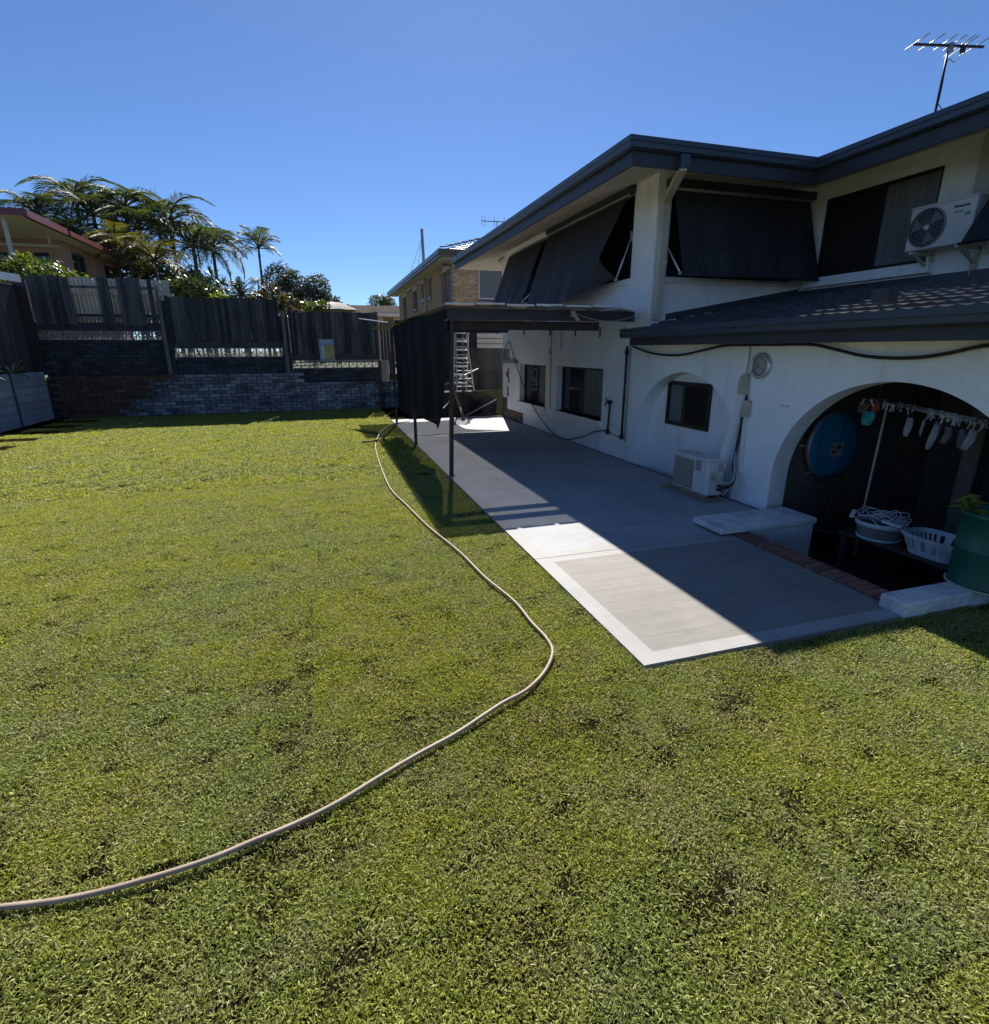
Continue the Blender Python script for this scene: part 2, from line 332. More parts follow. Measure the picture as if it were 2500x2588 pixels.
def spline(pts, k=6):
    P = [Vector(p) for p in pts]; out = []
    for i in range(len(P)-1):
        a, b, c, d = P[max(i-1, 0)], P[i], P[i+1], P[min(i+2, len(P)-1)]
        for j in range(k):
            t = j/k; out.append(0.5*((2*b)+(c-a)*t+(2*a-5*b+4*c-d)*t*t+(3*b-a-3*c+d)*t**3))
    return out+[P[-1]]
def np_mesh(name, V, F, m, rnd=None):
    me = bpy.data.meshes.new(name); V = np.asarray(V, float); F = np.asarray(F, int)
    me.vertices.add(len(V)); me.vertices.foreach_set('co', V.ravel())
    k = F.shape[1]; me.loops.add(F.size); me.loops.foreach_set('vertex_index', F.ravel())
    me.polygons.add(len(F)); me.polygons.foreach_set('loop_start', np.arange(0, F.size, k)); me.polygons.foreach_set('loop_total', np.full(len(F), k))
    me.update(calc_edges=True); me.materials.append(M[m] if isinstance(m, str) else m)
    if rnd is not None: me.attributes.new('rnd', 'FLOAT', 'FACE').data.foreach_set('value', np.asarray(rnd, float))
    return me

# ================================================================== the setting
X0, XW = 1.85, 5.24            # slab edge on the lawn side, house wall plane
def lawn_z(x, y):
    a = 0.008*math.sin(0.5*x+0.3*y)+0.006*math.sin(0.7*y-0.4*x+1)
    e = min(1.0, max(0.0, min(abs(x-X0), 1.0)*1.5+0.15)) if y > 2.2 else 0.6
    return a*e
tag(MB().box((-700, -300, -0.9), (700, 900, -0.75)).build('ground', 'terrain'), kind='structure')
tag(MB().box((-90, 20.75, -0.7), (90, 500, 1.15)).box((-60, -6, -0.7), (-8.3, 20.7, 1.33)).build('terrain', 'terrain'), kind='structure')
mb = MB()
def lawn_patch(x0, x1, y0, y1, n=0.25):
    nx = max(1, int((x1-x0)/n)); ny = max(1, int((y1-y0)/n))
    mb.grid(lambda u, v: (x0+(x1-x0)*u, y0+(y1-y0)*v, lawn_z(x0+(x1-x0)*u, y0+(y1-y0)*v)-0.020), nx, ny)
lawn_patch(-8.4, X0, -4, 20.4); lawn_patch(X0, 12, -4, 2.62); lawn_patch(X0, 5.4, 16.34, 20.4)
tag(mb.build('lawn', 'thatch', smooth=True), kind='structure')

# concrete slabs: brushed field, smooth margin, open joint between the two pours
def slab(name, xs, ys, margins, field):
    b = MB()
    for i in range(len(xs)-1):
        for j in range(len(ys)-1):
            b.quad([(xs[i], ys[j], 0.012), (xs[i+1], ys[j], 0.012), (xs[i+1], ys[j+1], 0.012), (xs[i], ys[j+1], 0.012)], 1 if margins(i, j) else 0)
    xa, xb, ya, yb = xs[0], xs[-1], ys[0], ys[-1]
    for p, q in (((xa, ya), (xb, ya)), ((xb, ya), (xb, yb)), ((xb, yb), (xa, yb)), ((xa, yb), (xa, ya))):
        b.quad([(*p, -0.10), (*q, -0.10), (*q, 0.012), (*p, 0.012)], 1)
    return tag(b.build(name, [field, 'margin']), kind='structure')
slab('concrete_slab', [X0, X0+.15, 5.26], [4.628, 4.75, 12.30, 16.32], lambda i, j: i == 0 or j == 0, 'concrete')
slab('concrete_landing', [X0, X0+.15, 4.20], [2.66, 2.79, 4.50, 4.618], lambda i, j: i == 0 or j in (0, 2), 'concretetan')

# ------------------------------------------------------------------ grass
def grass_mat():
    m, nt, b = new_mat('turf_blades')
    at = nt.nodes.new('ShaderNodeAttribute'); at.attribute_name = 'rnd'
    big = _noise(nt, 0.45, 3, 0.55); mid = _noise(nt, 2.6, 4, 0.6)
    r = at.outputs['Fac']
    oi = nt.nodes.new('ShaderNodeObjectInfo')
    green = _ramp(nt, r, [(0.0, (0.085, 0.122, 0.034)), (0.40, (0.200, 0.270, 0.066)), (1.0, (0.46, 0.49, 0.235))])
    yell = _ramp(nt, r, [(0.0, (0.145, 0.165, 0.016)), (0.40, (0.285, 0.330, 0.020)), (1.0, (0.50, 0.50, 0.085))])
    straw = _ramp(nt, r, [(0.0, (0.18, 0.145, 0.075)), (1.0, (0.60, 0.53, 0.35))])
    hue = _math(nt, 'ADD', _math(nt, 'MULTIPLY', oi.outputs['Random'], 0.10), _math(nt, 'ADD', _math(nt, 'MULTIPLY', big, 0.55), _math(nt, 'MULTIPLY', _noise(nt, 1.5, 4, 0.65), 0.35)))
    c = _mix(nt, green, yell, _ramp(nt, hue, [(0.36, (0, 0, 0)), (0.56, (1, 1, 1))]))
    f = _math(nt, 'MULTIPLY', _ramp(nt, mid, [(0.44, (0.10,)*3), (0.70, (0.85,)*3)]), _ramp(nt, _math(nt, 'FRACT', _math(nt, 'MULTIPLY', r, 7.31)), [(0.35, (0.2,)*3), (0.75, (1, 1, 1))]))
    c = _mix(nt, c, straw, f)
    nt.links.new(c, b.inputs['Base Color']); b.inputs['Roughness'].default_value = 0.5; b.inputs['Specular IOR Level'].default_value = 0.4
    tr = nt.nodes.new('ShaderNodeBsdfTranslucent'); nt.links.new(_mix(nt, c, (1.4, 1.4, 0.6), 1.0, 'MULTIPLY'), tr.inputs[0])
    ms = nt.nodes.new('ShaderNodeMixShader'); ms.inputs[0].default_value = 0.42
    nt.links.new(b.outputs[0], ms.inputs[1]); nt.links.new(tr.outputs[0], ms.inputs[2]); nt.links.new(ms.outputs[0], nt.nodes['Material Output'].inputs[0])
    return m
M['turf'] = grass_mat()
M['straw'] = mat('dry_straw', (0.34, 0.29, 0.16), 0.8, 0.3, 9)
def turf(lx, ly, dens, lmin, lmax, wmin, wmax, seed):
    """one laid roll of turf, lx by ly: clustered bent blades, each two faces"""
    g = np.random.default_rng(seed); n = int(lx*ly*dens); nc = max(1, n//15)
    ctr = np.stack([g.uniform(.01, lx-.01, nc), g.uniform(.01, ly-.01, nc)], 1); vig = g.uniform(.65, 1.2, nc)
    hx, hy, hr = g.uniform(0, lx, 26), g.uniform(0, ly, 26), g.uniform(.015, .075, 26)      # worn holes and thin places
    dd = np.min(np.hypot(ctr[:, :1]-hx, (ctr[:, 1:]-hy)*1.3)-hr, 1); low = .5+.5*np.sin(ctr[:, 0]*5.1+seed)*np.sin(ctr[:, 1]*8.3+seed*2)
    pw = np.where(dd < 0, .10, 1.0)*(.55+.45*low); k = g.choice(nc, n, p=pw/pw.sum()); p0 = np.zeros((n, 3)); p0[:, :2] = ctr[k]+g.normal(0, .034, (n, 2)); p0[:, 2] = g.uniform(-.012, .004, n)
    p0[:, 0] = np.clip(p0[:, 0], .006, lx-.006); p0[:, 1] = np.clip(p0[:, 1], .006, ly-.006)
    L = g.uniform(lmin, lmax, n)*vig[k]; w = g.uniform(wmin, wmax, n); d = g.uniform(0, 6.283, n); t1 = g.uniform(.35, 1.4, n); t2 = t1+g.uniform(.1, .8, n); tw = g.uniform(-1.0, 1.0, n)
    dx, dy = np.cos(d), np.sin(d)
    def st(t): return np.stack([dx*np.sin(t), dy*np.sin(t), np.cos(t)], 1)*(.5*L)[:, None]
    p1 = p0+st(t1); p2 = p1+st(t2); sd_ = np.stack([-dy*np.cos(tw), dx*np.cos(tw), np.sin(tw)], 1)*w[:, None]*.5
    V = np.empty((n, 6, 3))
    for i, (p, ww) in enumerate(((p0, .8), (p1, 1.0), (p2, .2))): V[:, 2*i] = p-sd_*ww; V[:, 2*i+1] = p+sd_*ww
    b0 = (np.arange(n)*6)[:, None]; F = np.concatenate([b0+[0, 1, 3, 2], b0+[2, 3, 5, 4]], 1).reshape(-1, 4)
    return np_mesh('turf', V.reshape(-1, 3), F, 'turf', np.repeat(g.uniform(size=n), 2))
def scatter(name, pts, rz, sc, meshes, vi):
    col = bpy.data.collections.new(name+'_parts')
    for i, me in enumerate(meshes): col.objects.link(bpy.data.objects.new('%s_part_%02d' % (name, i), me))
    me = bpy.data.meshes.new(name); me.vertices.add(len(pts)); me.vertices.foreach_set('co', np.asarray(pts, float).ravel())
    for an, dat in (('rz', rz), ('sc', sc)): me.attributes.new(an, 'FLOAT', 'POINT').data.foreach_set('value', np.asarray(dat, float))
    me.attributes.new('vi', 'INT', 'POINT').data.foreach_set('value', np.asarray(vi, np.int32))
    o = bpy.data.objects.new(name, me); COL.objects.link(o)
    ng = bpy.data.node_groups.new(name, 'GeometryNodeTree'); ng.interface.new_socket('Geometry', in_out='INPUT', socket_type='NodeSocketGeometry'); ng.interface.new_socket('Geometry', in_out='OUTPUT', socket_type='NodeSocketGeometry')
    N = ng.nodes; L = ng.links; gi = N.new('NodeGroupInput'); go = N.new('NodeGroupOutput'); ip = N.new('GeometryNodeInstanceOnPoints'); ci = N.new('GeometryNodeCollectionInfo')
    ci.inputs['Collection'].default_value = col; ci.inputs['Separate Children'].default_value = True; ci.inputs['Reset Children'].default_value = True
    def attr(an, ty):
        n = N.new('GeometryNodeInputNamedAttribute'); n.data_type = ty; n.inputs[0].default_value = an; return n.outputs[0]
    cx = N.new('ShaderNodeCombineXYZ'); L.new(attr('rz', 'FLOAT'), cx.inputs[2])
    L.new(gi.outputs[0], ip.inputs['Points']); L.new(ci.outputs[0], ip.inputs['Instance']); ip.inputs['Pick Instance'].default_value = True
    L.new(attr('vi', 'INT'), ip.inputs['Instance Index']); L.new(cx.outputs[0], ip.inputs['Rotation']); L.new(attr('sc', 'FLOAT'), ip.inputs['Scale']); L.new(ip.outputs[0], go.inputs[0])
    md = o.modifiers.new('scatter', 'NODES'); md.node_group = ng
    return o
# turf was laid in rolls of about 2.1 x 0.62 m in staggered rows, open seams between them
RL, RWD = 2.1, 0.62
near_ = [turf(RL-.003, RWD-.002, 38000, .010, .026, .0027, .0058, 100+i) for i in range(5)]; near_h = [turf(RL/2-.003, RWD-.002, 38000, .010, .026, .0027, .0058, 120+i) for i in range(2)]
far_ = [turf(RL-.003, RWD-.002, 8500, .022, .046, .0055, .0105, 140+i) for i in range(4)]; far_h = [turf(RL/2-.003, RWD-.002, 8500, .022, .046, .0055, .0105, 160+i) for i in range(2)]
TM = near_+near_h+far_+far_h; pts, rz, sc, vi = [], [], [], []
def roll(x, y, half):
    far = y > 8.5; base = (7 if far else 0); idx = base+((4 if far else 5)+rng.randrange(2) if half else rng.randrange(4 if far else 5))
    ln = RL/2 if half else RL
    if rng.random() < .5: pts.append((x+ln, y+RWD, lawn_z(x+ln/2, y+.3)-.012)); rz.append(math.pi)
    else: pts.append((x, y, lawn_z(x+ln/2, y+.3)-.012)); rz.append(0)
    rz[-1] += rng.uniform(-.006, .006); sc.append(1.0); vi.append(idx)
for r in range(-5, 29):
    y = 2.635+r*RWD; x = X0+.022 if r >= 0 else 8.0
    if y > 19.7: continue
    if r % 2: roll(x-RL/2, y, True); x -= RL/2
    while x > -8.0:
        if x-RL < -8.6: break
        roll(x-RL, y, False); x -= RL
o = scatter('grass', pts, rz, sc, TM, vi)
tag(o, 'short buffalo grass turf covering the whole yard', 'grass', kind='stuff')
b = MB(); gr_ = random.Random(5)      # dry runners pulled loose from the turf
for _ in range(90):
    x, y = gr_.uniform(-4, 6), .6+gr_.random()**1.5*9
    if x > X0-.1 and y > 2.5: continue
    a = gr_.uniform(0, 6.283); p = Vector((x, y, lawn_z(x, y)+.014)); q = [p]
    for k in range(4): a += gr_.uniform(-.6, .6); p = p+Vector((math.cos(a), math.sin(a), 0))*gr_.uniform(.006, .016); p.z = lawn_z(x, y)+gr_.uniform(.008, .026); q.append(p)
    b.tube(q, gr_.uniform(.0012, .0024), 4, cap=False)
    for k in range(gr_.randrange(1, 4)):
        c_ = q[gr_.randrange(5)]; t = gr_.uniform(0, 6.283); L_ = gr_.uniform(.012, .026); d_ = Vector((math.cos(t), math.sin(t), gr_.uniform(0, .5)))*L_; w_ = Vector((-math.sin(t), math.cos(t), 0))*.002; b.quad([c_-w_, c_+w_, c_+d_+w_*.3, c_+d_-w_*.3])
tag(b.build('dry_runners', 'straw'), 'dry straw runners lying loose on the turf', 'grass', kind='stuff')
b = MB()
for _ in range(60):
    x, y = gr_.uniform(-4, 4), .8+gr_.random()**1.4*10
    if x > X0-.1 and y > 2.5: continue
    r_ = gr_.uniform(.005, .014); b.lathe((x, y, lawn_z(x, y)+.008), [(0, -r_*.5), (r_, -r_*.2), (r_*.8, r_*.4), (0, r_*.6)], 6)
tag(b.build('soil_crumbs', 'soil'), 'small dark crumbs of soil on the turf', 'soil', kind='stuff')
tag(MB().box((5.205, 4.64, .0125), (5.238, 15.9, .017)).build('slab_joint', 'rubber'), kind='structure')

# ================================================================== the white two-storey house
house = thing('white_house', (XW, 8.25, 0), 'white rendered two-storey house with dark tiled roofs and arched lower wall beside the slab', 'house')
YN, YF, XB = 8.25, 16.0, 8.25      # near end and far end of the long wall, set-back wall
def holed(b, plane, c0, c1, u0, u1, z0, z1, holes):
    """wall slab between c0 and c1 across, u along, with rectangular openings (u0,u1,z0,z1)"""
    us = sorted({u0, u1, *[h[0] for h in holes], *[h[1] for h in holes]})
    for a, bb in zip(us, us[1:]):
        cut = sorted([(h[2], h[3]) for h in holes if h[0] <= a+1e-6 and h[1] >= bb-1e-6]); z = z0
        for h0, h1 in cut+[(z1, z1)]:
            if h0 > z+1e-6:
                b.box((c0, a, z), (c1, bb, h0)) if plane == 'x' else b.box((a, c0, z), (bb, c1, h0))
            z = h1
    return b
def arch_wall(b, x0, x1, y0, y1, z0, top, cy, a, bb, zs, n=40):
    """wall between y0 and y1 with an elliptical arch opening"""
    ys = [cy-a*math.cos(math.pi*i/n) for i in range(n+1)]
    zz = [zs+bb*math.sqrt(max(0, 1-((y-cy)/a)**2)) for y in ys]
    if y0 < ys[0]: b.box((x0, y0, z0), (x1, ys[0], top))
    if y1 > ys[-1]: b.box((x0, ys[-1], z0), (x1, y1, top))
    for i in range(n):
        ya, yb, za, zb = ys[i], ys[i+1], zz[i], zz[i+1]
        b.quad([(x0, ya, za), (x0, yb, zb), (x0, yb, top), (x0, ya, top)]); b.quad([(x1, ya, za), (x1, yb, zb), (x1, yb, top), (x1, ya, top)])
        b.quad([(x0, ya, za), (x0, yb, zb), (x1, yb, zb), (x1, ya, za)]); b.quad([(x0, ya, top), (x0, yb, top), (x1, yb, top), (x1, ya, top)])
    return b
TOP = 4.60
b = MB()
holed(b, 'x', XW, XW+.22, 8.45, YF, -.1, 2.07, [(9.70, 11.95, .62, 1.63), (12.62, 14.48, .62, 1.62)])
arch_wall(b, XW, XW+.25, 5.55, 8.45, -.1, 2.07, 7.15, 1.25, 1.11, 0.55)
arch_wall(b, XW, XW+.25, 1.2, 5.55, -.6, 2.07, 3.88, 1.36, 1.24, 0.45)
b.box((XW, -3, -.6), (XW+.25, 1.2, 2.07))
b.build('lower_wall', 'white', house)
b = MB(); holed(b, 'x', XW+.252, XW+.32, 5.8, 8.5, -.1, 2.0, [(6.82, 7.85, .83, 1.48)]); b.build('arch_recess_wall', 'white', house)
b = MB(); holed(b, 'x', XW, XW+.22, YN+.60, YF, 2.07, TOP+.02, [(8.92, 12.45, 3.17, 4.50), (12.65, 15.30, 3.17, 4.50)])
b.build('upper_side_wall', 'white', house)
MB().box((XW, YN, 2.07), (XW+.20, YN+.60, TOP+.02)).build('corner_pillar', 'white', house)
b = MB(); holed(b, 'y', YN, YN+.22, XW+.20, XB+.22, 2.07, TOP+.02, [(5.50, 8.10, 3.13, 4.40)]); b.build('upper_front_wall', 'white', house)
b = MB(); holed(b, 'x', XB, XB+.22, -3, YN, 2.07, TOP+.02, [(6.09, 7.95, 3.16, 4.36), (2.2, 5.05, 3.10, 4.36)]); b.build('set_back_wall', 'white', house)
MB().box((XW+.22, YF-.2, -.1), (13.5, YF, TOP)).box((13.3, -3, -.6), (13.5, YF-.2, TOP)).box((XW+.25, -3.2, -.6), (13.5, -3, TOP)).build('rear_wall', 'white', house)
# a floor and dark room surfaces so that the openings look into something
MB().box((XW+.23, 8.5, 2.08), (13.2, YF-.21, 2.2)).box((XB+.23, -2.9, 2.3), (13.2, 8.5, 2.42)).build('upper_floor', 'darkwood', house)
MB().box((XW+1.6, 8.7, -.1), (XW+1.7, YF-.3, TOP)).build('inner_wall', 'curtain', house)
# far corner of the long wall: render broken away down to bricks
bk = mesh_of(MB().box((-.006, -.11, -.036), (.03, .11, .036)), 'brickraw', bevel=.004)
patch = MB().box((XW-.004, 14.18, 0), (XW+.02, YF+.004, .30)).box((XW-.0035, 15.55, .30), (XW+.02, YF+.0035, .62)).build('bare_brick_patch', 'mortarbrown', house)
for r in range(3):
    for k in range(7):
        inst('brick', bk, patch, (XW-.004, 14.31+k*.245+(r % 2)*.10, .055+r*.088))
for r in range(3): inst('brick', bk, patch, (XW-.004, 15.68+(r % 2)*.1, .35+r*.088))
MB().prism([(XW-.004, y, z) for y, z in ((15.36, 1.06), (15.47, 1.05), (15.52, 1.22), (15.66, 1.25), (15.68, 1.36), (15.54, 1.38), (15.52, 1.47), (15.40, 1.48), (15.41, 1.30))], (.02, 0, 0)).prism([(XW-.004, y, z) for y, z in ((15.40, .66), (15.58, .66), (15.57, .90), (15.50, 1.0), (15.44, .93))], (.02, 0, 0)).build('chipped_render', 'brickraw', house)
MB().box((XW-.03, 14.62, 1.62), (XW+.02, 15.75, 1.72)).box((XW-.004, 15.35, 1.72), (XW+.02, YF+.003, 2.02)).build('grey_lintel_patch', 'breeze', house)
# sills, bands
for n, a, c in (('window_sill', (XW-.05, 9.66, .52), (XW+.2, 12.0, .62)), ('window_sill', (XW-.05, 12.58, .52), (XW+.2, 14.6, .62)),
                ('window_sill', (XB-.12, 5.95, 3.0), (XB+.05, 8.05, 3.14)), ('window_sill', (XB-.12, 2.0, 2.98), (XB+.05, 5.1, 3.08)),
                ('window_sill', (XW-.04, 8.88, 3.07), (XW+.1, 15.35, 3.165)), ('window_sill', (5.45, YN-.04, 3.03), (8.15, YN+.1, 3.125)),
                ('wall_band', (XW-.02, 9.0, .40), (XW+.05, 14.1, .44))):
    MB().box(a, c).build(n, 'white', house, bevel=.006)
# ---- windows
def window(face, u0, u1, z0, z1, c, name='window', frame='bronze', panes=((0, .5, 'glass'), (.5, 1, 'curtain')), t=.045, screen=None):
    """sliding window set at depth c in plane x (u=y) or y (u=x)"""
    def P(u, d, z): return (c+d, u, z) if face == 'x' else (u, c+d, z)
    w = MB()
    for a, bb, e, f in ((u0, u1, z0, z0+t), (u0, u1, z1-t, z1), (u0, u0+t, z0+t, z1-t), (u1-t, u1, z0+t, z1-t)): w.box(P(a, 0, e), P(bb, .06, f))
    um = u0+(u1-u0)*panes[0][1]; w.box(P(um-t*.7, -.004, z0+t), P(um+t*.7, .05, z1-t))
    wo_ = w.build(name, frame, house)
    for i, (a, bb, mt) in enumerate(panes):
        ua, ub = u0+(u1-u0)*a, u0+(u1-u0)*bb
        MB().box(P(ua+t*.6, .02+.012*i, z0+t*.6), P(ub-t*.6, .028+.012*i, z1-t*.6)).build('pane', mt, wo_)
    return wo_
window('x', 9.70, 11.95, .62, 1.63, XW+.14, panes=((0, .52, 'curtain'), (.52, 1, 'glass')))
window('x', 12.62, 14.48, .62, 1.62, XW+.14, panes=((0, .45, 'curtain'), (.45, 1, 'glass')))
w = window('x', 6.80, 7.87, .80, 1.50, XW+.215, panes=((0, .56, 'flyscreen'), (.56, 1, 'curtain')), t=.06)
g = MB()
for k in range(-9, 16):      # diamond security grille over the near sash
    for sgn in (1, -1):
        y0_, z0_ = 6.86+k*.07, .86
        p, q = (y0_, z0_), (y0_+sgn*.58, z0_+.58)
        t0, t1 = 0.0, 1.0
        lo, hi = 6.86, 7.36
        for (aa, dd) in ((p[0], sgn*.58),):
            ta, tb = (lo-aa)/dd, (hi-aa)/dd
            t0, t1 = max(t0, min(ta, tb)), min(t1, max(ta, tb))
        if t1-t0 > .05: g.bar((XW+.208, p[0]+sgn*.58*t0, z0_+.58*t0), (XW+.208, p[0]+sgn*.58*t1, z0_+.58*t1), .006, .006, (1, 0, 0))
g.build('security_grille', 'darkmetal', w)
window('x', 8.92, 12.45, 3.17, 4.50, XW+.12, panes=((0, .5, 'flyscreen'), (.5, 1, 'flyscreen')))  # black screen added so these panes show no sky reflection
window('x', 12.65, 15.30, 3.17, 4.50, XW+.12, panes=((0, .5, 'flyscreen'), (.5, 1, 'flyscreen')))  # screen added here too, against the sky reflection in the glass
window('y', 5.50, 8.10, 3.13, 4.40, YN+.10, panes=((0, .5, 'glass'), (.5, 1, 'glass')))
window('x', 6.09, 7.95, 3.16, 4.36, XB+.03, panes=((0, .46, 'curtain'), (.46, 1, 'flyscreen')))
window('x', 2.2, 5.05, 3.10, 4.36, XB+.05, panes=((0, .5, 'glass'), (.5, 1, 'glass')))
# ---- upper roof: L-shaped hip, 15 degrees
PX, PY, QX, FY = 4.09, 7.10, 7.10, 17.15      # eave lines
RZ, SL = 4.56, 0.268
def roof_h(x, y):
    ha = min(x-PX, y-PY, FY-y, 14.6-x); hb = min(x-QX, y+4.2, FY-y, 14.6-x)
    return RZ+SL*max(ha, hb)
b = MB(); st = .25
gx = [PX+(QX-PX)*i/12 for i in range(13)]+[QX+.25*i for i in range(1, 31)]; gy = [-4.2+(PY+4.2)*i/40 for i in range(41)]+[PY+(FY-PY)*i/40 for i in range(1, 41)]
for i in range(len(gx)-1):
    for j in range(len(gy)-1):
        if gx[i+1] <= QX+1e-6 and gy[j+1] <= PY+1e-6: continue
        b.quad([(x, y, roof_h(x, y)) for x, y in ((gx[i], gy[j]), (gx[i+1], gy[j]), (gx[i+1], gy[j+1]), (gx[i], gy[j+1]))])
roof = b.build('upper_roof', 'roofbase', house)
# raked soffit under it
b = MB(); zs, zw = 4.31, 4.61
def sof(p, q, r, s_): b.quad([p, q, r, s_])
sof((PX+.03, PY+.03, zs), (PX+.03, FY-.03, zs), (XW, YF+.02, zw), (XW, YN, zw))
sof((PX+.03, PY+.03, zs), (XW, YN, zw), (XB, YN, zw), (QX+.03, PY+.03, zs))
sof((QX+.03, PY+.03, zs), (XB, YN, zw), (XB, -3, zw), (QX+.03, -4.1, zs))
sof((PX+.03, FY-.03, zs), (13.5, FY-.03, zs), (13.5, YF, zw), (XW, YF+.02, zw))
b.build('soffit', 'soffit', house)
# fascia and gutter runs (mitred prisms)
def run(name, m, prof, path):
    """profile of (out, z) swept along a polyline given as (x, y, outward normal x, y) nodes"""
    b = MB()
    for (p, q) in zip(path, path[1:]):
        for k in range(len(prof)):
            (o0, z0), (o1, z1) = prof[k], prof[(k+1) % len(prof)]
            b.quad([(p[0]+p[2]*o0, p[1]+p[3]*o0, z0), (q[0]+q[2]*o0, q[1]+q[3]*o0, z0), (q[0]+q[2]*o1, q[1]+q[3]*o1, z1), (p[0]+p[2]*o1, p[1]+p[3]*o1, z1)])
    for e in (path[0], path[-1]): b.quad([(e[0]+e[2]*o_, e[1]+e[3]*o_, z) for o_, z in prof])
    return b.build(name, m, house)
path = [(PX, FY, -1, 1), (PX, PY, -1, -1), (QX, PY, -1, -1), (QX, -4.2, -1, -1)]
run('fascia', 'fascia', [(-.03, 4.285), (0, 4.285), (0, 4.52), (-.03, 4.52)], path)
run('gutter', 'gutter', [(.002, 4.46), (.05, 4.455), (.085, 4.475), (.090, 4.53), (.100, 4.545), (.100, 4.60), (.092, 4.60), (.092, 4.55), (.08, 4.54), (.075, 4.49), (.002, 4.475)], path)
# roof tile: rolled profile, low front edge
def tile_mesh(m, w=.30, l=.40, t=.034):
    b = MB(); prof = []
    for k in range(13):
        u = k/12; prof.append((u*w, .013*((1-math.cos(4*math.pi*u))/2)**1.4))
    for (y0_, z0_), (y1_, z1_) in zip(prof, prof[1:]):
        b.quad([(0, y0_, z0_+t), (0, y1_, z1_+t), (l, y1_, z1_+t), (l, y0_, z0_+t)])
        b.quad([(0, y0_, z0_), (0, y1_, z1_), (0, y1_, z1_+t), (0, y0_, z0_+t)])
    return mesh_of(b, m)
TILE = tile_mesh('tile')
# local axes of a tile: x runs up the slope, y along the eave
def lay(parent, org, ey, ex, pitch, rows, cols, wid, step, keep=lambda r, c: True, nm='roof_tile', me=None):
    """rows of tiles from an eave corner org; ey along the eave, ex horizontal up-slope direction"""
    ez = Vector((0, 0, 1)); ex = Vector(ex); ey = Vector(ey); n = 0
    for r in range(rows):
        for c in range(cols):
            if not keep(r, c): continue
            d = step*r; p = Vector(org)+ey*(c*wid)+ex*(d*math.cos(pitch))+ez*(d*math.sin(pitch)+.012)
            lift = math.atan2(.036, step)
            X = (ex*math.cos(pitch-lift)+ez*math.sin(pitch-lift)); Y = ey; Z = X.cross(Y)
            if Z.z < 0: Z = -Z
            o = bpy.data.objects.new(nm, me or TILE); COL.objects.link(o); o.parent = parent
            mw = Matrix(((X.x, Y.x, Z.x, 0), (X.y, Y.y, Z.y, 0), (X.z, Y.z, Z.z, 0), (0, 0, 0, 1)))
            o.matrix_local = Matrix.Translation(p+Z*rng.uniform(-.004, .006)-wloc(parent)) @ mw @ Matrix.Rotation(rng.uniform(-.012, .012), 4, 'Z'); n += 1
    return n
pt = math.atan(SL)
lay(roof, (PX-.045, PY, RZ-.022), (0, 1, 0), (1, 0, 0), pt, 2, 33, .305, .34, keep=lambda r, c: c > r)
lay(roof, (PX+.2, PY-.045, RZ-.008), (1, 0, 0), (0, 1, 0), pt, 2, 10, .305, .34, keep=lambda r, c: c > r)
lay(roof, (QX-.045, -2.2, RZ-.008), (0, 1, 0), (1, 0, 0), pt, 3, 31, .305, .34)
rc = MB()
for k in range(5, 14):      # hip capping from the near corner
    d0, d1 = .05+k*.42, .05+(k+1)*.42+.03
    rc.bar((PX+d0, PY+d0, RZ+SL*d0+.050), (PX+d1, PY+d1, RZ+SL*d1+.036), .17, .03)
rc.build('hip_capping', 'tile', roof)
# ---- lower roof over the arches
LX, LZ = 4.80, 2.285
lp = math.atan2(2.875-LZ, XB-LX)
b = MB(); b.prism([(LX, -3.0, LZ-.02), (XB, -3.0, 2.855), (XB, -3.0, 2.80), (LX, -3.0, LZ-.08)], (0, YN+3.0-.001, 0))
lroof = b.build('lower_roof', 'roofbase', house)
lay(lroof, (LX-.05, 8.25-30*.302, LZ-.015), (0, 1, 0), (1, 0, 0), lp, 10, 30, .302, .345, keep=lambda r, c: not (r < 2 and c > 28))
b = MB(); b.box((XB-.03, -3, 2.86), (XB-.002, YN-.03, 2.97)); b.prism([(LX+.75, YN-.03, 2.46), (XB-.03, YN-.03, 2.90), (XB-.03, YN-.03, 3.01), (LX+.75, YN-.03, 2.56)], (0, .028, 0))
b.build('flashing', 'gutter', lroof)
b = MB(); b.prism([(LX+.03, 8.03, 2.06), (LX+.03, 8.03, 2.24), (XW, 8.03, 2.30), (XW, 8.03, 2.06)], (0, .03, 0)); b.box((LX, -3, 2.055), (LX+.03, 8.06, 2.20)); b.build('lower_fascia', 'fascia', house)
MB().box((LX+.03, -3, 2.058), (XW, 8.03, 2.072)).build('lower_soffit', 'soffit', house)
b = MB(); pr_ = [(LX, 2.17), (LX-.05, 2.165), (LX-.09, 2.185), (LX-.095, 2.235), (LX-.105, 2.25), (LX-.105, 2.31), (LX-.095, 2.31), (LX-.09, 2.26), (LX-.08, 2.19), (LX, 2.182)]
b.prism([(x, -3, z) for x, z in pr_], (0, 11.22, 0)); b.box((LX-.103, 8.20, 2.172), (LX, 8.215, 2.305)); b.build('lower_gutter', 'gutter', house)
b = MB(); b.box((LX+.12, 3.9, 2.40), (LX+.24, 4.06, 2.52)); b.build('roof_vent', 'fascia', lroof)
# downpipe at the corner pillar: spout, sloping offset and fall
b = MB(); b.box((4.76, PY-.098, 4.30), (4.90, PY-.001, 4.452)).build('downpipe_outlet', 'gutter', house)
b = MB(); b.bar((4.83, PY-.05, 4.31), (5.34, YN-.09, 4.20), .10, .09).bar((5.34, YN-.08, 4.24), (5.34, YN-.08, 2.46), .12, .09, (0, 1, 0)).box((5.265, YN-.14, 3.30), (5.415, YN-.004, 3.345)); b.build('downpipe', 'cream', house)
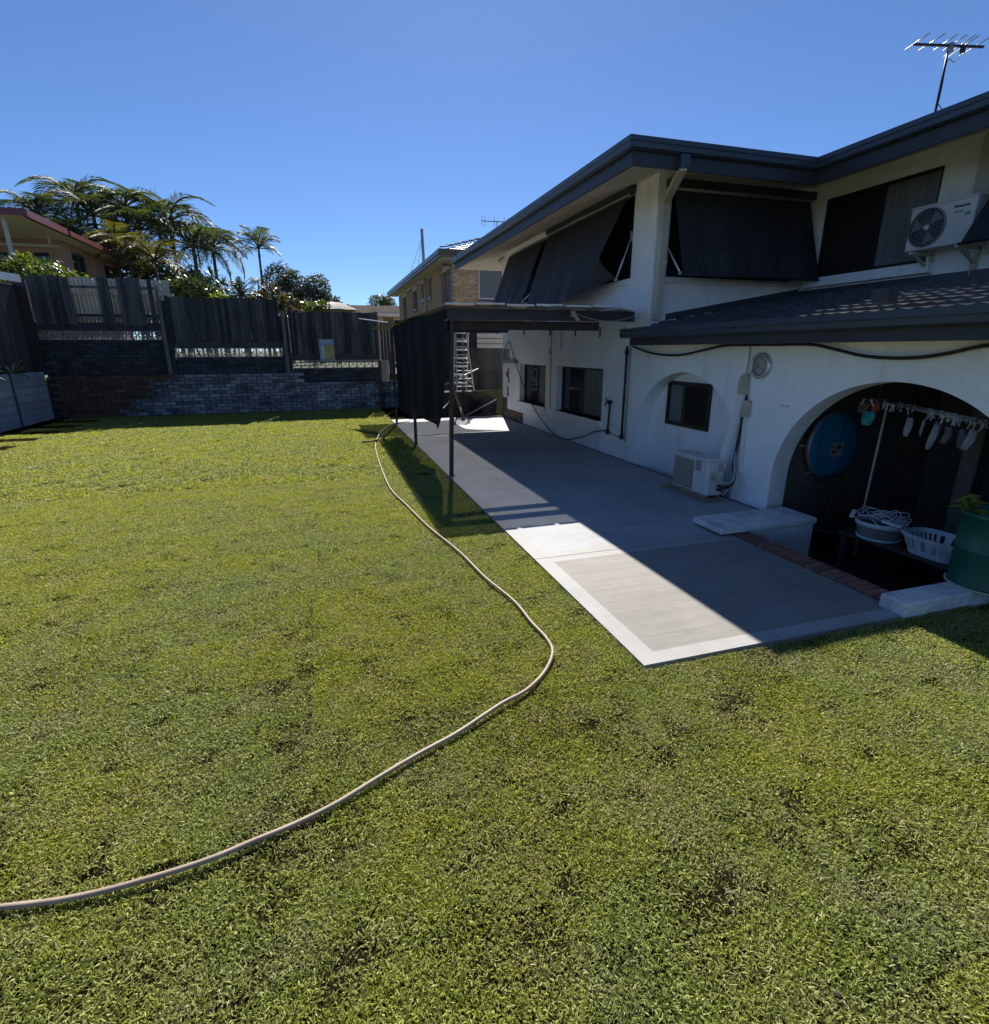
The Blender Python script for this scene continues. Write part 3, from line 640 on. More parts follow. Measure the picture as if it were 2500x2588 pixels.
# ---- sunken patio behind the big arch
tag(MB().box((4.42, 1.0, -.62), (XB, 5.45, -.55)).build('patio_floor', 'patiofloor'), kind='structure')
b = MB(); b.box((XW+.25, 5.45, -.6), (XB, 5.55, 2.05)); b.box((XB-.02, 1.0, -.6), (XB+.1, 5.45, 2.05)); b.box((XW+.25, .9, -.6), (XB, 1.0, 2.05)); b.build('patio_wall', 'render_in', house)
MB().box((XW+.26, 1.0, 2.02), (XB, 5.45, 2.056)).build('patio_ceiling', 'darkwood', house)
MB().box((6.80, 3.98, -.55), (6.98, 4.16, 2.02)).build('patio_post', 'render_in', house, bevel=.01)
MB().box((XB-.6, 1.4, -.55), (XB-.1, 4.0, 1.2)).build('patio_cupboard', 'darkwood', house)
# low walls and brick edging round the sunken patio
lw = thing('low_wall', (4.7, 4.85, 0), 'white capped low wall stub under the column between the two arches', 'wall', 'low white patio walls')
MB().box((4.40, 4.62, -.55), (5.36, 5.08, .06)).build('wall_body', 'plinth', lw, bevel=.01)
MB().box((4.03, 4.60, .035), (5.38, 5.10, .105)).build('wall_cap', 'plinth', lw, bevel=.012)
lw2 = thing('low_wall', (5.0, 2.75, 0), 'stained white low wall at the lawn carrying the green drum', 'wall', 'low white patio walls')
MB().box((4.13, 2.635, -.2), (XW-.01, 2.855, .118)).build('wall_body', 'plinth', lw2, bevel=.012)
edge = thing('brick_edging', (4.3, 3.8, 0), 'row of red bricks on edge between the landing and the sunken patio', 'edging')
MB().box((4.205, 2.86, -.55), (4.415, 4.62, .012)).build('mortar_bed', 'mortarbrown', edge)
bk = mesh_of(MB().box((-.10, -.039, -.03), (.10, .039, .028)), 'brickedge', bevel=.006)
for k in range(20): inst('brick', bk, edge, (4.312+rng.uniform(-.004, .004), 2.915+k*.0875, .012+rng.uniform(-.003, .004)), (rng.uniform(-.03, .03), rng.uniform(-.02, .02), rng.uniform(-.03, .03)))
# ---- wall fittings
fit = MB(); fit.tube(spline([(5.18, 8.58, 2.04), (5.18, 7.96, 1.93), (5.18, 7.27, 1.91), (5.18, 6.72, 1.98), (5.19, 6.29, 2.04), (5.2, 5.78, 2.045), (5.2, 5.31, 2.045), (5.19, 4.89, 2.04), (5.18, 4.63, 2.0), (5.18, 4.27, 1.93), (5.18, 3.96, 1.91), (5.18, 3.68, 1.92), (5.18, 3.44, 1.96), (5.18, 3.16, 2.02), (5.18, 2.6, 2.05)]), .017, 8)
tag(fit.build('black_hose_swag', 'rubber', None, True, 0, (5.2, 5.8, 2.0)), 'thick black hose sagging under the lower eave above the arches', 'hose')
o = thing('wall_pipe', (XW-.03, 8.84, .4), 'black and grey water pipe running down the wall below the gutter end', 'pipe')
b = MB(); b.tube([(XW-.045, 8.80, 2.05), (XW-.045, 8.80, .46)], .020); b.lathe((XW-.045, 8.80, .42), [(0, -.02), (.035, -.02), (.04, .04), (.02, .08), (0, .08)], 10); b.lathe((XW-.045, 8.80, 1.93), [(0, -.03), (.034, -.03), (.034, .06), (0, .06)], 10); b.build('riser', 'rubber', o, True)
MB().tube([(XW-.022, 8.72, 2.05), (XW-.022, 8.72, .37)], .014).build('grey_pipe', 'conduit', o, True)
MB().tube([(XW-.025, 8.72, .40), (XW-.025, 9.36, .46)], .012).build('low_pipe', 'conduit', o, True)
o = thing('garden_tap', (XW-.05, 9.33, .5), 'dark brass garden tap on a black riser beside the larger lower window', 'tap')
b = MB(); b.tube([(XW-.045, 9.33, .47), (XW-.045, 9.30, 1.0)], .018); b.lathe((XW-.045, 9.33, .45), [(0, -.03), (.034, -.03), (.03, .06), (0, .07)], 10); b.build('riser', 'rubber', o, True)
b = MB(); b.lathe((XW-.06, 9.29, 1.03), [(0, -.04), (.04, -.03), (.045, 0), (.03, .05), (0, .055)], 12, 'x'); b.tube(spline([(XW-.06, 9.30, 1.03), (XW-.07, 9.38, 1.035), (XW-.07, 9.42, 1.0), (XW-.07, 9.43, .95)]), .013); b.bar((XW-.07, 9.37, 1.04), (XW-.07, 9.41, 1.10), .014); b.bar((XW-.10, 9.41, 1.10), (XW-.04, 9.41, 1.10), .012); b.build('valve', 'darkmetal', o, True)
hs = [(5.15, 9.33, .49), (5.14, 9.75, .41), (5.12, 10.28, .23), (5.10, 10.97, .07), (5.10, 11.6, .07), (5.13, 12.29, .23), (5.15, 13.06, .52), (5.17, 13.77, .89), (5.18, 14.3, 1.31), (5.2, 14.78, 1.7), (5.2, 15.11, 2.06), (5.2, 15.28, 2.22), (5.2, 15.49, 2.14), (5.2, 15.75, 1.89), (5.2, 15.82, 1.6)]
tag(MB().tube(spline(hs), .012).build('wall_hose', 'rubber', None, True, 0, (5.1, 11, .05)), 'thin black hose looping from the tap up past the lower windows', 'hose')
o = thing('bulkhead_light', (XW-.05, 5.62, 1.795), 'round caged bulkhead light on the white wall between the arches', 'light')
MB().lathe((XW, 5.62, 1.795), [(.155, 0), (.155, -.05), (.125, -.065), (.12, -.05)], 28, 'x').build('rim', 'alu', o, True)
MB().lathe((XW, 5.62, 1.795), [(.13, -.02), (.11, -.055), (.06, -.075), (0, -.08)], 24, 'x').build('diffuser', 'lampglass', o, True)
b = MB()
for s_ in (-1, 0, 1): b.tube(spline([(XW-.06, 5.62-.125, 1.795+.075*s_*1.2), (XW-.088, 5.62, 1.795+.012*s_), (XW-.06, 5.62+.125, 1.795+.075*s_*1.2)], 5), .006, 6)
b.build('cage', 'alu', o, True)
o = thing('cable_hood', (XW-.05, 5.85, 1.52), 'rounded beige hood on the wall above the white pipe duct', 'cover')
b = MB(); pf = [(XW, -.07), (XW-.075, -.065)]
pl = [(y, z) for y, z in ((5.93, 1.43), (5.93, 1.58), (5.905, 1.65), (5.86, 1.69), (5.80, 1.69), (5.79, 1.60), (5.79, 1.43))]
b.prism([(XW-.005, y, z) for y, z in pl], (-.07, 0, 0)); b.build('hood', 'beige', o, bevel=.008)
MB().tube(spline([(5.22, 5.87, 2.045), (5.222, 5.85, 1.93), (5.222, 5.86, 1.69)]), .008).build('cable', 'conduit', o, True)
o = tag(MB().box((XW-.075, 5.715, 1.15), (XW-.002, 5.835, 1.36)).build('junction_box', 'beige', None, False, .006, (XW-.04, 5.78, 1.25)), 'beige junction box on the wall right of the white duct', 'junction box')
o = thing('pipe_duct', (XW-.04, 5.9, .3), 'white duct strip leaning loose from the wall beside the lower air conditioner', 'duct')
MB().bar((XW-.045, 5.85, 1.43), (XW-.20, 5.955, .27), .105, .055, (1, 0, 0)).build('loose_cover', 'whitepaint', o)
MB().bar((XW-.02, 5.78, 1.15), (XW-.02, 5.75, .43), .045, .03, (1, 0, 0)).build('fixed_duct', 'whitepaint', o)
b = MB(); b.tube(spline([(5.21, 5.80, 1.42), (5.20, 5.82, .95), (5.18, 5.84, .5), (5.15, 5.76, .36), (5.05, 5.70, .27), (5.02, 5.80, .20)]), .018); b.build('insulated_pipe', 'rubber', o, True)
b = MB(); b.tube(spline([(5.2, 5.82, 1.1), (5.18, 5.83, .6), (5.13, 5.75, .40), (5.12, 5.74, .28), (5.08, 5.84, .10)]), .012); b.build('drain_hose', 'conduit', o, True)
b = MB(); b.tube([(XW-.02, 5.11, 1.345), (XW-.02, 5.24, 1.345)], .011); tag(b.build('wall_bracket', 'whitepaint', None, True, 0, (XW, 5.17, 1.34)), 'short white peg fixed to the wall left of the big arch', 'bracket')
o = thing('wall_conduit', (XW-.02, 12.3, .9), 'thin grey conduit with a hook running down the wall between the lower windows', 'conduit')
MB().tube([(XW-.012, 12.28, 2.45), (XW-.012, 12.30, 1.98), (XW-.012, 12.27, .62)], .010, 6).build('pipe', 'conduit', o, True); MB().tube(spline([(XW-.02, 12.36, 2.02), (XW-.04, 12.34, 1.92), (XW-.04, 12.25, 1.92), (XW-.03, 12.24, 2.0)]), .008, 6).build('hook', 'rubber', o, True)
MB().tube([(XW-.008, 11.75, 2.45), (XW-.008, 11.76, 2.0)], .006, 6).build('thin_wire', 'conduit', o, True)
# eave lamp at the far corner of the long wall
o = thing('eave_spotlight', (XW-.05, 15.9, 4.45), 'small spotlight under the eave at the far end of the long upper wall', 'light')
MB().lathe((XW-.12, 15.95, 4.40), [(0, -.06), (.05, -.06), (.06, .03), (0, .05)], 12).build('lamp_head', 'whitepaint', o, True)
MB().bar((XW-.12, 15.95, 4.44), (XW, 15.9, 4.52), .03).build('arm', 'darkmetal', o)

# ================================================================== things on and round the house
# ---- pivot-arm awnings: cassette, roller, canvas, bottom rail, two arms
def awning(label, wall, u0, u1, ztop, out, zbot, sag=0.0, arms=(0, 1), cassette=True, c=None, curl=False, arm_out=None, arm_drop=.55, twist=0.0, group='dark canvas awnings on the upper windows'):
    c = {'x': XW, 'y': YN, 'b': XB}[wall] if c is None else c
    def P(u, d, z): return (u, c-d, z) if wall == 'y' else (c-d, u, z)
    o = thing('window_awning', P((u0+u1)/2, .0, zbot), label, 'awning', group)
    def cv(i, j):
        u = u0+(u1-u0)*i; zz = ztop-.05+(zbot-ztop+.05)*j; d = .09+(out-.09)*j
        d += sag*math.sin(math.pi*j)*-.5+.020*math.sin(i*23)*j+.009*math.sin(i*57+2)*j+.010*math.sin(i*9+j*6)*j
        if curl:      # the near bottom corner has come off its rail: it lifts and folds inward
            k = max(0, 1-i/.30)*max(0, (j-.72)/.28); d -= out*.70*k; zz += .07*k*k-.24*min(1, i/.35)*j**3; u += .10*(u1-u0)*max(0, 1-i/.45)*j*(1-.8*k)
        return P(u, d, zz+twist*(i-.5)*j)
    MB().grid(cv, 40, 26).build('canvas', 'awning', o, True)
    if cassette:
        MB().tube([P(u0-.02, .09, ztop-.04), P(u1+.02, .09, ztop-.04)], .028, 10).build('roller_tube', 'greymetal', o, True)
        b = MB(); q0, q1 = P(u0-.08, .0, ztop-.02), P(u1+.08, .13, ztop+.09); b.box(q0, q1); b.build('cassette', 'fascia', o)
    if not curl: MB().tube([P(u0-.02, out, zbot-.004), P(u1+.02, out, zbot-.004+twist)], .016, 8).build('bottom_rail', 'darkmetal', o, True)
    for a in arms:
        u = u0-.05 if a == 0 else u1+.05
        pv = P(u, .03, zbot+arm_drop); en = P(u, arm_out or out*.98, zbot+.02)
        MB().tube([pv, en], .014, 8).build('arm', 'alu', o, True)
        b = MB(); b.bar(P(u, .02, zbot+arm_drop-.05), P(u, .02, zbot+arm_drop+.11), .035); b.lathe(en, [(0, -.03), (.028, -.025), (.03, .02), (0, .03)], 8); b.build('arm_bracket', 'greymetal', o)
    return o
awning('dark canvas awning with a loose flapping corner next to the corner pillar', 'x', 8.98, 12.42, 4.50, .62, 3.12, arms=(0,), curl=True, arm_out=.27, arm_drop=.68)
awning('smaller dark canvas awning at the far end of the long upper wall', 'x', 12.72, 15.2, 4.46, .62, 3.05, arms=(0,), cassette=False)
aw = awning('broad dark canvas awning over the front upper window right of the downpipe', 'y', 5.46, 8.14, 4.42, .52, 3.10, arms=(0,))
awning('dark canvas awning at the right edge beyond the upper air conditioner', 'b', 2.0, 5.13, 4.40, .80, 3.20, arms=())
b = MB(); g_ = random.Random(4)      # pale lichen specks near the hem of the broad awning
for _ in range(150):
    u = 5.55+abs(g_.gauss(0, .42))+g_.random()*.25; j = 1-abs(g_.gauss(.17, .07)); j = min(.97, j)
    if u > 7.4: continue
    d = .09+(.52-.09)*j; z = 4.37+(3.10-4.37)*j; r = g_.uniform(.0015, .0075)
    b.quad([(u-r, YN-d-.012, z-r), (u+r*.6, YN-d-.012, z-r*.8), (u+r, YN-d-.010, z+r), (u-r*.4, YN-d-.010, z+r*1.2)])
b.build('lichen_specks', mat('lichen', (0.24, 0.22, 0.13), 0.9, 0.4, 20), aw)['kind'] = 'stuff'

# ---- upper air conditioner on brackets
ac = thing('air_conditioner', (8.0, 5.7, 3.26), 'white outdoor air conditioner with round fan grille on brackets under the upper eave', 'air conditioner', 'outdoor air conditioner units')
xf, ya, yb, za, zb = 7.85, 5.31, 6.12, 3.265, 3.79
MB().box((xf, ya, za), (8.13, yb, zb)).build('casing', 'acwhite', ac, bevel=.012)
MB().box((xf-.008, ya-.006, zb-.004), (8.135, yb+.006, zb+.018)).build('lid', 'acwhite', ac, bevel=.004)
fc = (xf, 5.865, 3.53)
MB().lathe((xf-.003, fc[1], fc[2]), [(0, 0), (.235, 0)], 40, 'x').build('fan_shade_disc', 'acdark', ac)  # flat disc on the solid casing, shade of the opening painted black
b = MB(); b.lathe((xf, fc[1], fc[2]), [(.238, .0), (.238, -.02), (.225, -.026), (.222, .0)], 40, 'x')
for k in range(30):      # swirled grille ribs
    pts_ = []
    for i in range(7):
        r_ = .04+.185*i/6; t = 2*math.pi*k/30+.9*(i/6)**1.4; pts_.append((xf-.018, fc[1]+r_*math.cos(t), fc[2]+r_*math.sin(t)))
    b.tube(pts_, .0028, 4, cap=False)
for r_ in (.09, .14, .19): b.lathe((xf-.016, fc[1], fc[2]), [(r_-.002, -.003), (r_+.002, -.003), (r_+.002, .001), (r_-.002, .001)], 36, 'x')
b.build('fan_grille', 'acgrille', ac)
MB().lathe((xf-.02, fc[1], fc[2]), [(0, -.01), (.034, -.008), (.036, .01)], 20, 'x').build('hub_cap', 'acwhite', ac, True)
b = MB()
for k in range(3):
    t = k*2.094+.3; b.quad([(xf-.006, fc[1]+.04*math.cos(t), fc[2]+.04*math.sin(t)), (xf-.006, fc[1]+.21*math.cos(t-.45), fc[2]+.21*math.sin(t-.45)), (xf-.010, fc[1]+.21*math.cos(t+.35), fc[2]+.21*math.sin(t+.35))])
b.build('fan_blades', 'greymetal', ac)
def text(body, size, loc, rot, m, parent, name, bold=0.0, shear=0.0):
    cu = bpy.data.curves.new(name, 'FONT'); cu.body = body; cu.size = size; cu.extrude = .001; cu.offset = bold; cu.shear = shear; cu.align_x = 'LEFT'
    t = bpy.data.objects.new(name, cu); COL.objects.link(t); dg = bpy.context.evaluated_depsgraph_get()
    me = bpy.data.meshes.new_from_object(t.evaluated_get(dg)); bpy.data.objects.remove(t); me.materials.clear(); me.materials.append(M[m])
    o = bpy.data.objects.new(name, me); COL.objects.link(o); o.parent = parent; o.location = Vector(loc)-wloc(parent); o.rotation_euler = rot; return o
RT = (R(90), 0, R(-90))
text('Panasonic', .048, (xf-.004, 5.565, 3.695), RT, 'print', ac, 'maker_name', .0012)
text('inverter', .034, (xf-.004, 5.555, 3.635), RT, 'print', ac, 'model_print', .0, .25)
MB().box((xf-.003, 5.36, 3.585), (xf-.001, 5.43, 3.625)).build('rating_sticker', 'label', ac)
for y in (5.42, 6.0): b = MB(); b.bar((7.82, y, 3.235), (8.25, y, 3.235), .045, .035); b.bar((8.22, y, 3.24), (8.22, y, 2.98), .045, .03, (1, 0, 0)); b.bar((7.9, y, 3.215), (8.2, y, 3.05), .03, .03); b.build('wall_bracket', 'cream', ac)
MB().tube(spline([(8.1, 5.5, 3.27), (8.2, 5.47, 3.1), (8.22, 5.46, 2.9)]), .008).build('drain_tube', 'conduit', ac, True)
b = MB(); b.box((XB-.05, 5.28, 3.14), (XB-.002, 5.34, TOP)); b.box((XB-.07, 5.42, 3.8), (XB-.002, 5.62, TOP-.02)); tag(b.build('wall_duct', 'cream', None, off=(XB-.03, 5.35, 3.2)), 'cream vertical cover strip on the upper wall behind the air conditioner', 'duct')

# ---- lower air conditioner on timber
a2 = thing('air_conditioner', (4.95, 6.3, .08), 'old off-white air conditioner standing on timber before the blind arch', 'air conditioner', 'outdoor air conditioner units')
x0, x1, y0, y1, z0, z1 = 4.81, 5.07, 5.87, 6.62, .085, .555
MB().box((x0, y0, z0), (x1, y1, z1)).build('casing', 'acwhite', a2, bevel=.015)
MB().box((x0-.008, y0-.008, z1-.004), (x1+.008, y1+.008, z1+.03)).build('lid', 'acwhite', a2, bevel=.008)
b = MB(); b.box((x0-.006, 6.17, z0+.03), (x0-.001, 6.60, z1-.03)); fr = b.build('fan_panel', 'acgrille', a2)
b = MB()
for k in range(26): b.box((x0-.010, 6.18, z0+.045+k*.0155), (x0-.005, 6.59, z0+.050+k*.0155))
b.build('fan_slats', 'beige', fr)
MB().box((x0-.004, 6.02, .42), (x0-.001, 6.13, .54)).build('sticker', 'label', a2)
MB().box((x0-.005, 6.02, .405), (x0-.0015, 6.13, .435)).build('sticker_foot', 'acgrille', a2)
b = MB(); b.box((x0+.05, y0-.014, .30), (x0+.13, y0-.001, .40)); b.box((x0+.16, y0-.012, .43), (x0+.23, y0-.001, .52)); b.build('side_cover', 'beige', a2)
b = MB()
for z in (.17, .22): b.lathe((x0+.18, y0-.02, z), [(0, -.05), (.018, -.05), (.02, .02), (0, .03)], 10, 'y')
b.tube(spline([(x0+.18, y0-.06, .2), (5.08, 5.74, .24), (5.14, 5.74, .34)]), .018); b.build('valves', 'rubber', a2, True)
MB().tube(spline([(4.88, y0-.01, .41), (4.90, 5.80, .36), (4.95, 5.72, .30), (5.02, 5.68, .30), (5.1, 5.7, .36)]), .014).build('power_cable', 'conduit', a2, True)
b = MB(); b.box((4.74, 5.82, .012), (5.08, 6.80, .05)); b.box((4.80, 5.88, .051), (4.86, 6.65, .084)); b.box((5.0, 5.88, .051), (5.06, 6.65, .084)); b.build('timber_base', 'timber', a2, bevel=.004)

# ---- television antenna on the roof
an = thing('tv_antenna', (7.5, 5.8, 4.66), 'television antenna with shiny rods on a mast above the right-hand eave', 'antenna')
MB().tube([(7.5, 5.8, 4.64), (7.5, 5.79, 5.46)], .013, 8).build('mast', 'darkmetal', an, True)
bl, br = Vector((7.06, 5.885, 5.45)), Vector((7.92, 5.685, 5.45)); MB().bar(bl, br, .022).build('boom', 'darkmetal', an)
for a, c in (((7.11, 6.03), (7.02, 5.68)), ((7.28, 5.99), (7.20, 5.63)), ((7.45, 5.94), (7.36, 5.61)), ((7.57, 5.91), (7.47, 5.58)), ((7.73, 6.01), (7.57, 5.55)), ((7.80, 6.01), (7.62, 5.55)), ((7.90, 5.94), (7.79, 5.55))):
    MB().tube([(*a, 5.463), (*c, 5.463)], .0065, 6).build('rod', 'alu', an, True)
MB().bar((7.50, 5.77, 5.38), (7.5, 5.77, 5.47), .05).build('clamp', 'greymetal', an)
MB().bar((7.64, 5.72, 5.37), (7.64, 5.72, 5.44), .04).build('balun_box', 'darkmetal', an)
MB().tube([(7.5, 5.8, 4.88), (7.62, 5.72, 4.72)], .005, 5).build('stay_wire', 'darkmetal', an)
MB().tube(spline([(7.64, 5.72, 5.37), (7.58, 5.74, 5.28), (7.51, 5.78, 5.3), (7.505, 5.78, 5.0), (7.5, 5.79, 4.7)]), .004, 5).build('cable', 'rubber', an)

# ---- pergola: posts, beams, joists, beige sheet roof
pg = thing('pergola', (3.4, 8.5, 0), 'dark steel pergola with beige sheet roof against the house wall', 'pergola')
for x, y, tx in ((1.895, 8.5, .07), (1.86, 11.85, .0), (1.90, 15.40, .0)):
    p = MB().bar((x, y, .012), (x+tx, y, 2.56), .06, .06, (0, 1, 0)).build('post', 'darkmetal', pg)
    MB().box((x-.06, y-.06, .013), (x+.06, y+.06, .022)).build('base_plate', 'darkmetal', p)
MB().box((1.88, 8.46, 2.44), (5.10, 8.52, 2.60)).build('front_beam', 'beam', pg)
MB().box((1.92, 8.66, 2.30), (4.55, 8.72, 2.435)).build('rear_beam', 'darkwood', pg)
MB().box((1.90, 8.53, 2.46), (1.95, 15.45, 2.58)).build('side_beam', 'beam', pg)
MB().box((2.0, 15.38, 2.46), (5.2, 15.44, 2.58)).build('end_beam', 'beam', pg)
for k in range(6): b = MB().bar((2.75+k*.46, 8.69, 2.36), (2.75+k*.46, 8.69, 2.24-.012*k), .02); b.build('bracket', 'darkmetal', pg)
for k in range(7):      # sheets lap each other and sag a little at the front
    xa, xb = 1.80+k*.475, 1.80+(k+1)*.475+.003; ph = rng.uniform(0, 6)
    MB().grid(lambda u, v: (xa+(xb-xa)*u, 8.16+v*7.25, 2.625+.010*(k % 2)+.018*math.sin(u*3.1)*math.cos(v*14+ph)-.012*(1-v)*math.sin(u*3.1)), 6, 30).build('roof_sheet', 'sailroof', pg, True)
    MB().box((xa, 8.15, 2.632+.01*(k % 2)), (xb-.05, 8.19, 2.655+.01*(k % 2))).build('lit_sheet_edge', 'whitepaint', pg)  # white puts the sunlight on the beige sheet edges into the colour
MB().bar((3.95, 8.44, 2.56), (4.05, 8.43, 2.44), .05).build('floodlight_bracket', 'beige', pg)
o = thing('floodlight', (4.1, 8.40, 2.6), 'small beige floodlight clipped to the front beam of the pergola', 'light')
MB().box((3.90, 8.36, 2.60), (4.14, 8.44, 2.625)).build('head', 'beige', o, bevel=.008); MB().bar((3.95, 8.42, 2.59), (3.95, 8.43, 2.50), .06).build('mount', 'beige', o)
MB().tube(spline([(4.0, 8.44, 2.55), (4.3, 8.43, 2.47), (4.6, 8.43, 2.44), (4.9, 8.43, 2.48), (5.08, 8.43, 2.54)]), .006, 6).build('cable', 'conduit', o, True)
# hanging black shade cloth on the lawn side
prof = [(8.50, .66), (8.95, .68), (9.7, .68), (11.5, .83), (13.7, .78), (14.75, .9)]
def cloth(i, j):
    y = 8.42+(14.70-8.42)*i
    zb_ = 2.0-1.32*min(1, ((y-8.1)/.85))**.5 if y < 8.95 else (.68 if y < 9.7 else (.68+(y-9.7)*.083 if y < 11.5 else .83-(y-11.5)*.02))
    yy = y+(.52*j*j*(1-i)**6)-(.80*j*max(0, i-.80)/.2 if i > .80 else 0)
    zt = 2.60-.03*math.sin(i*9.5)
    return (1.845+.035*math.sin(i*31+j*1.5)*(.25+j)+.05*j*math.sin(i*11), yy, zt+(zb_-zt)*j)
tag(MB().grid(cloth, 90, 24).build('shade_cloth', 'shadecloth', None, True, 0, (1.85, 11.5, 1.6)), 'black shade cloth curtain hanging along the lawn side of the pergola', 'shade cloth')
# triangular sail behind the pergola, hollow outer edge
def sail(i, j):
    xr = 4.15+1.0*max(0, 1-j/.28)**2; return (1.55+(xr-1.55)*i, 15.72+2.5*j-.12*math.sin(math.pi*i), 2.62-.06*math.sin(math.pi*i)*math.sin(math.pi*j))
tag(MB().grid(sail, 24, 12).build('shade_sail', 'sailroof', None, True, 0, (1.9, 16.5, 2.6)), 'beige triangular shade sail stretched behind the pergola', 'shade sail')
b = MB(); b.quad([(1.30, 17.7, 2.90), (1.90, 16.0, 2.72), (1.97, 16.9, 2.76), (1.6, 17.5, 2.84)]); b.tube([(1.24, 18.0, 2.93), (1.88, 16.05, 2.735)], .014, 6)
tag(b.build('sail_corner', 'whitepaint', None, off=(1.6, 17, 2.75)), 'sail corner painted sunlit white, sticking out past the shade cloth over the lawn', 'shade sail')  # white stands in for sun on the beige sail edge
# ---- step ladder behind the pergola, standing on the raised rear bed
tag(MB().box((2.55, 16.9, -.1), (5.2, 20.05, .72)).build('raised_bed', 'soil'), kind='structure')
ld = thing('step_ladder', (4.1, 17.5, .72), 'aluminium step ladder standing behind the black shade cloth', 'ladder')
TLv, TRv, BLv, BRv = Vector((4.08, 17.15, 2.72)), Vector((4.38, 17.15, 2.72)), Vector((4.03, 17.0, .74)), Vector((4.60, 17.0, .74))
for p, q in ((TLv, BLv), (TRv, BRv)): MB().bar(q, p, .055, .03, (1, 0, 0)).build('rail', 'alu', ld)
for k in range(8):
    t = .07+k*.122; MB().bar(BLv+(TLv-BLv)*t, BRv+(TRv-BRv)*t, .09, .028).build('step', 'alu', ld)
    if k > 0: MB().bar(Vector((4.08, 17.5, .70+k*.26)), Vector((4.52, 17.5, .70+k*.26)), .05, .06).build('rear_rung', 'alu', ld)
for x in (4.06, 4.50): MB().bar((x, 17.55, .73), (x+.02, 17.25, 2.7), .04, .03, (1, 0, 0)).build('rear_leg', 'alu', ld)
b = MB(); b.bar((4.04, 17.02, .95), (4.25, 17.3, 1.2), .02); b.bar((4.58, 17.02, .95), (4.36, 17.3, 1.2), .02); b.build('brace', 'alu', ld)
tag(MB().bar((3.92, 15.62, .02), (3.85, 16.85, .98), .07, .05).build('timber_prop', 'timber', None, off=(3.9, 15.7, 0)), 'pale timber prop leaning in front of the step ladder', 'timber')
tag(MB().tube([(3.55, 16.7, .95), (4.75, 17.0, 1.42)], .022, 8).build('metal_pole', 'greymetal', None, True, 0, (3.6, 16.7, .9)), 'thin metal pole lying aslant across the foot of the ladder', 'pole')
tag(MB().tube(spline([(3.3, 16.2, .2), (3.65, 16.5, .45), (3.85, 16.6, .75)]), .012, 6).build('bent_pipe', 'alu', None, True, 0, (3.3, 16.2, .1)), 'bent thin pipe rising from the slab end to the timber prop', 'pipe')
tag(MB().tube([(4.05, 15.9, .10), (5.15, 16.4, .50)], .02, 8).build('metal_pole', 'greymetal', None, True, 0, (4.05, 15.9, .1)), 'grey pole leaning low against the far corner of the house', 'pole')
def tarp(i, j): return (4.25+.95*i, 16.62-.25*j+.05*math.sin(i*9), .05+.62*j*(1-.25*math.sin(i*5)**2))
tag(MB().grid(tarp, 16, 6).build('tarpaulin', 'purple', None, True, 0, (4.7, 16.6, .1)), 'dark blue tarpaulin heap at the far end of the slab', 'tarpaulin')
def bc(i, j): return (4.72+1.2*i, 17.75+.04*math.sin(i*13), .72+(1.36-.02*math.sin(i*3.1)-.03*i)*j)
tag(MB().grid(bc, 20, 4).build('screen_cloth', 'backcloth', None, True, 0, (5.3, 17.75, .75)), 'dark screen cloth stretched beside the ladder at the house corner', 'screen')
tag(MB().box((4.45, 17.85, .72), (4.53, 17.93, 2.6)).build('dark_post', 'darkmetal', None, off=(4.5, 17.9, .75)), 'dark upright post just right of the step ladder', 'post')
o = thing('white_fence_panel', (6.0, 22.6, 1.15), 'cream slatted screen glimpsed under the pergola below the tan house', 'fence')
for k in range(9): MB().box((4.9, 22.55, 1.20+k*.21), (7.8, 22.60, 1.38+k*.21)).build('slat', 'cream', o)

# ---- garden hose
hp = [(-1.9, 2.1), (-1.32, 1.98), (-1.06, 1.94), (-.8, 1.94), (-.61, 1.96), (-.46, 2.0), (-.3, 2.04), (-.12, 2.1), (.08, 2.19), (.3, 2.29), (.54, 2.39), (.83, 2.54), (1.02, 2.63), (1.19, 2.78), (1.32, 2.97), (1.37, 3.17), (1.36, 3.42), (1.33, 3.8), (1.26, 4.33), (1.19, 5.04), (1.04, 5.99), (.94, 6.97), (.84, 7.89), (.85, 9.45), (.94, 11.33), (1.04, 12.35)]
gh = thing('garden_hose', (1.0, 5, 0), 'beige garden hose snaking over the lawn beside the slab', 'hose')
MB().tube(spline([(x+.012*math.sin(y*7), y, lawn_z(x, y)+.013+.004*math.sin(y*9+x*5)) for x, y in hp], 5), .0115, 10).build('hose', 'hose', gh, True)
MB().tube([(1.04, 12.33, .04), (1.06, 12.5, .045)], .024, 8).build('hose_coupling', 'rubber', gh, True)
MB().tube(spline([(1.06, 12.48, .04), (1.25, 13.52, .04), (1.55, 14.6, .05), (1.83, 15.17, .05), (2.3, 15.6, .03)]), .011, 8).build('thin_hose', 'conduit', gh, True)
tag(MB().tube(spline([(.70, 12.25, .04), (.86, 12.2, .05), (.98, 12.3, .05), (1.1, 12.42, .05)]), .02, 7).build('sprinkler_spike', 'bark', None, True, 0, (.9, 12.3, .03)), 'dark stick lying by the hose joint near the slab', 'stick')

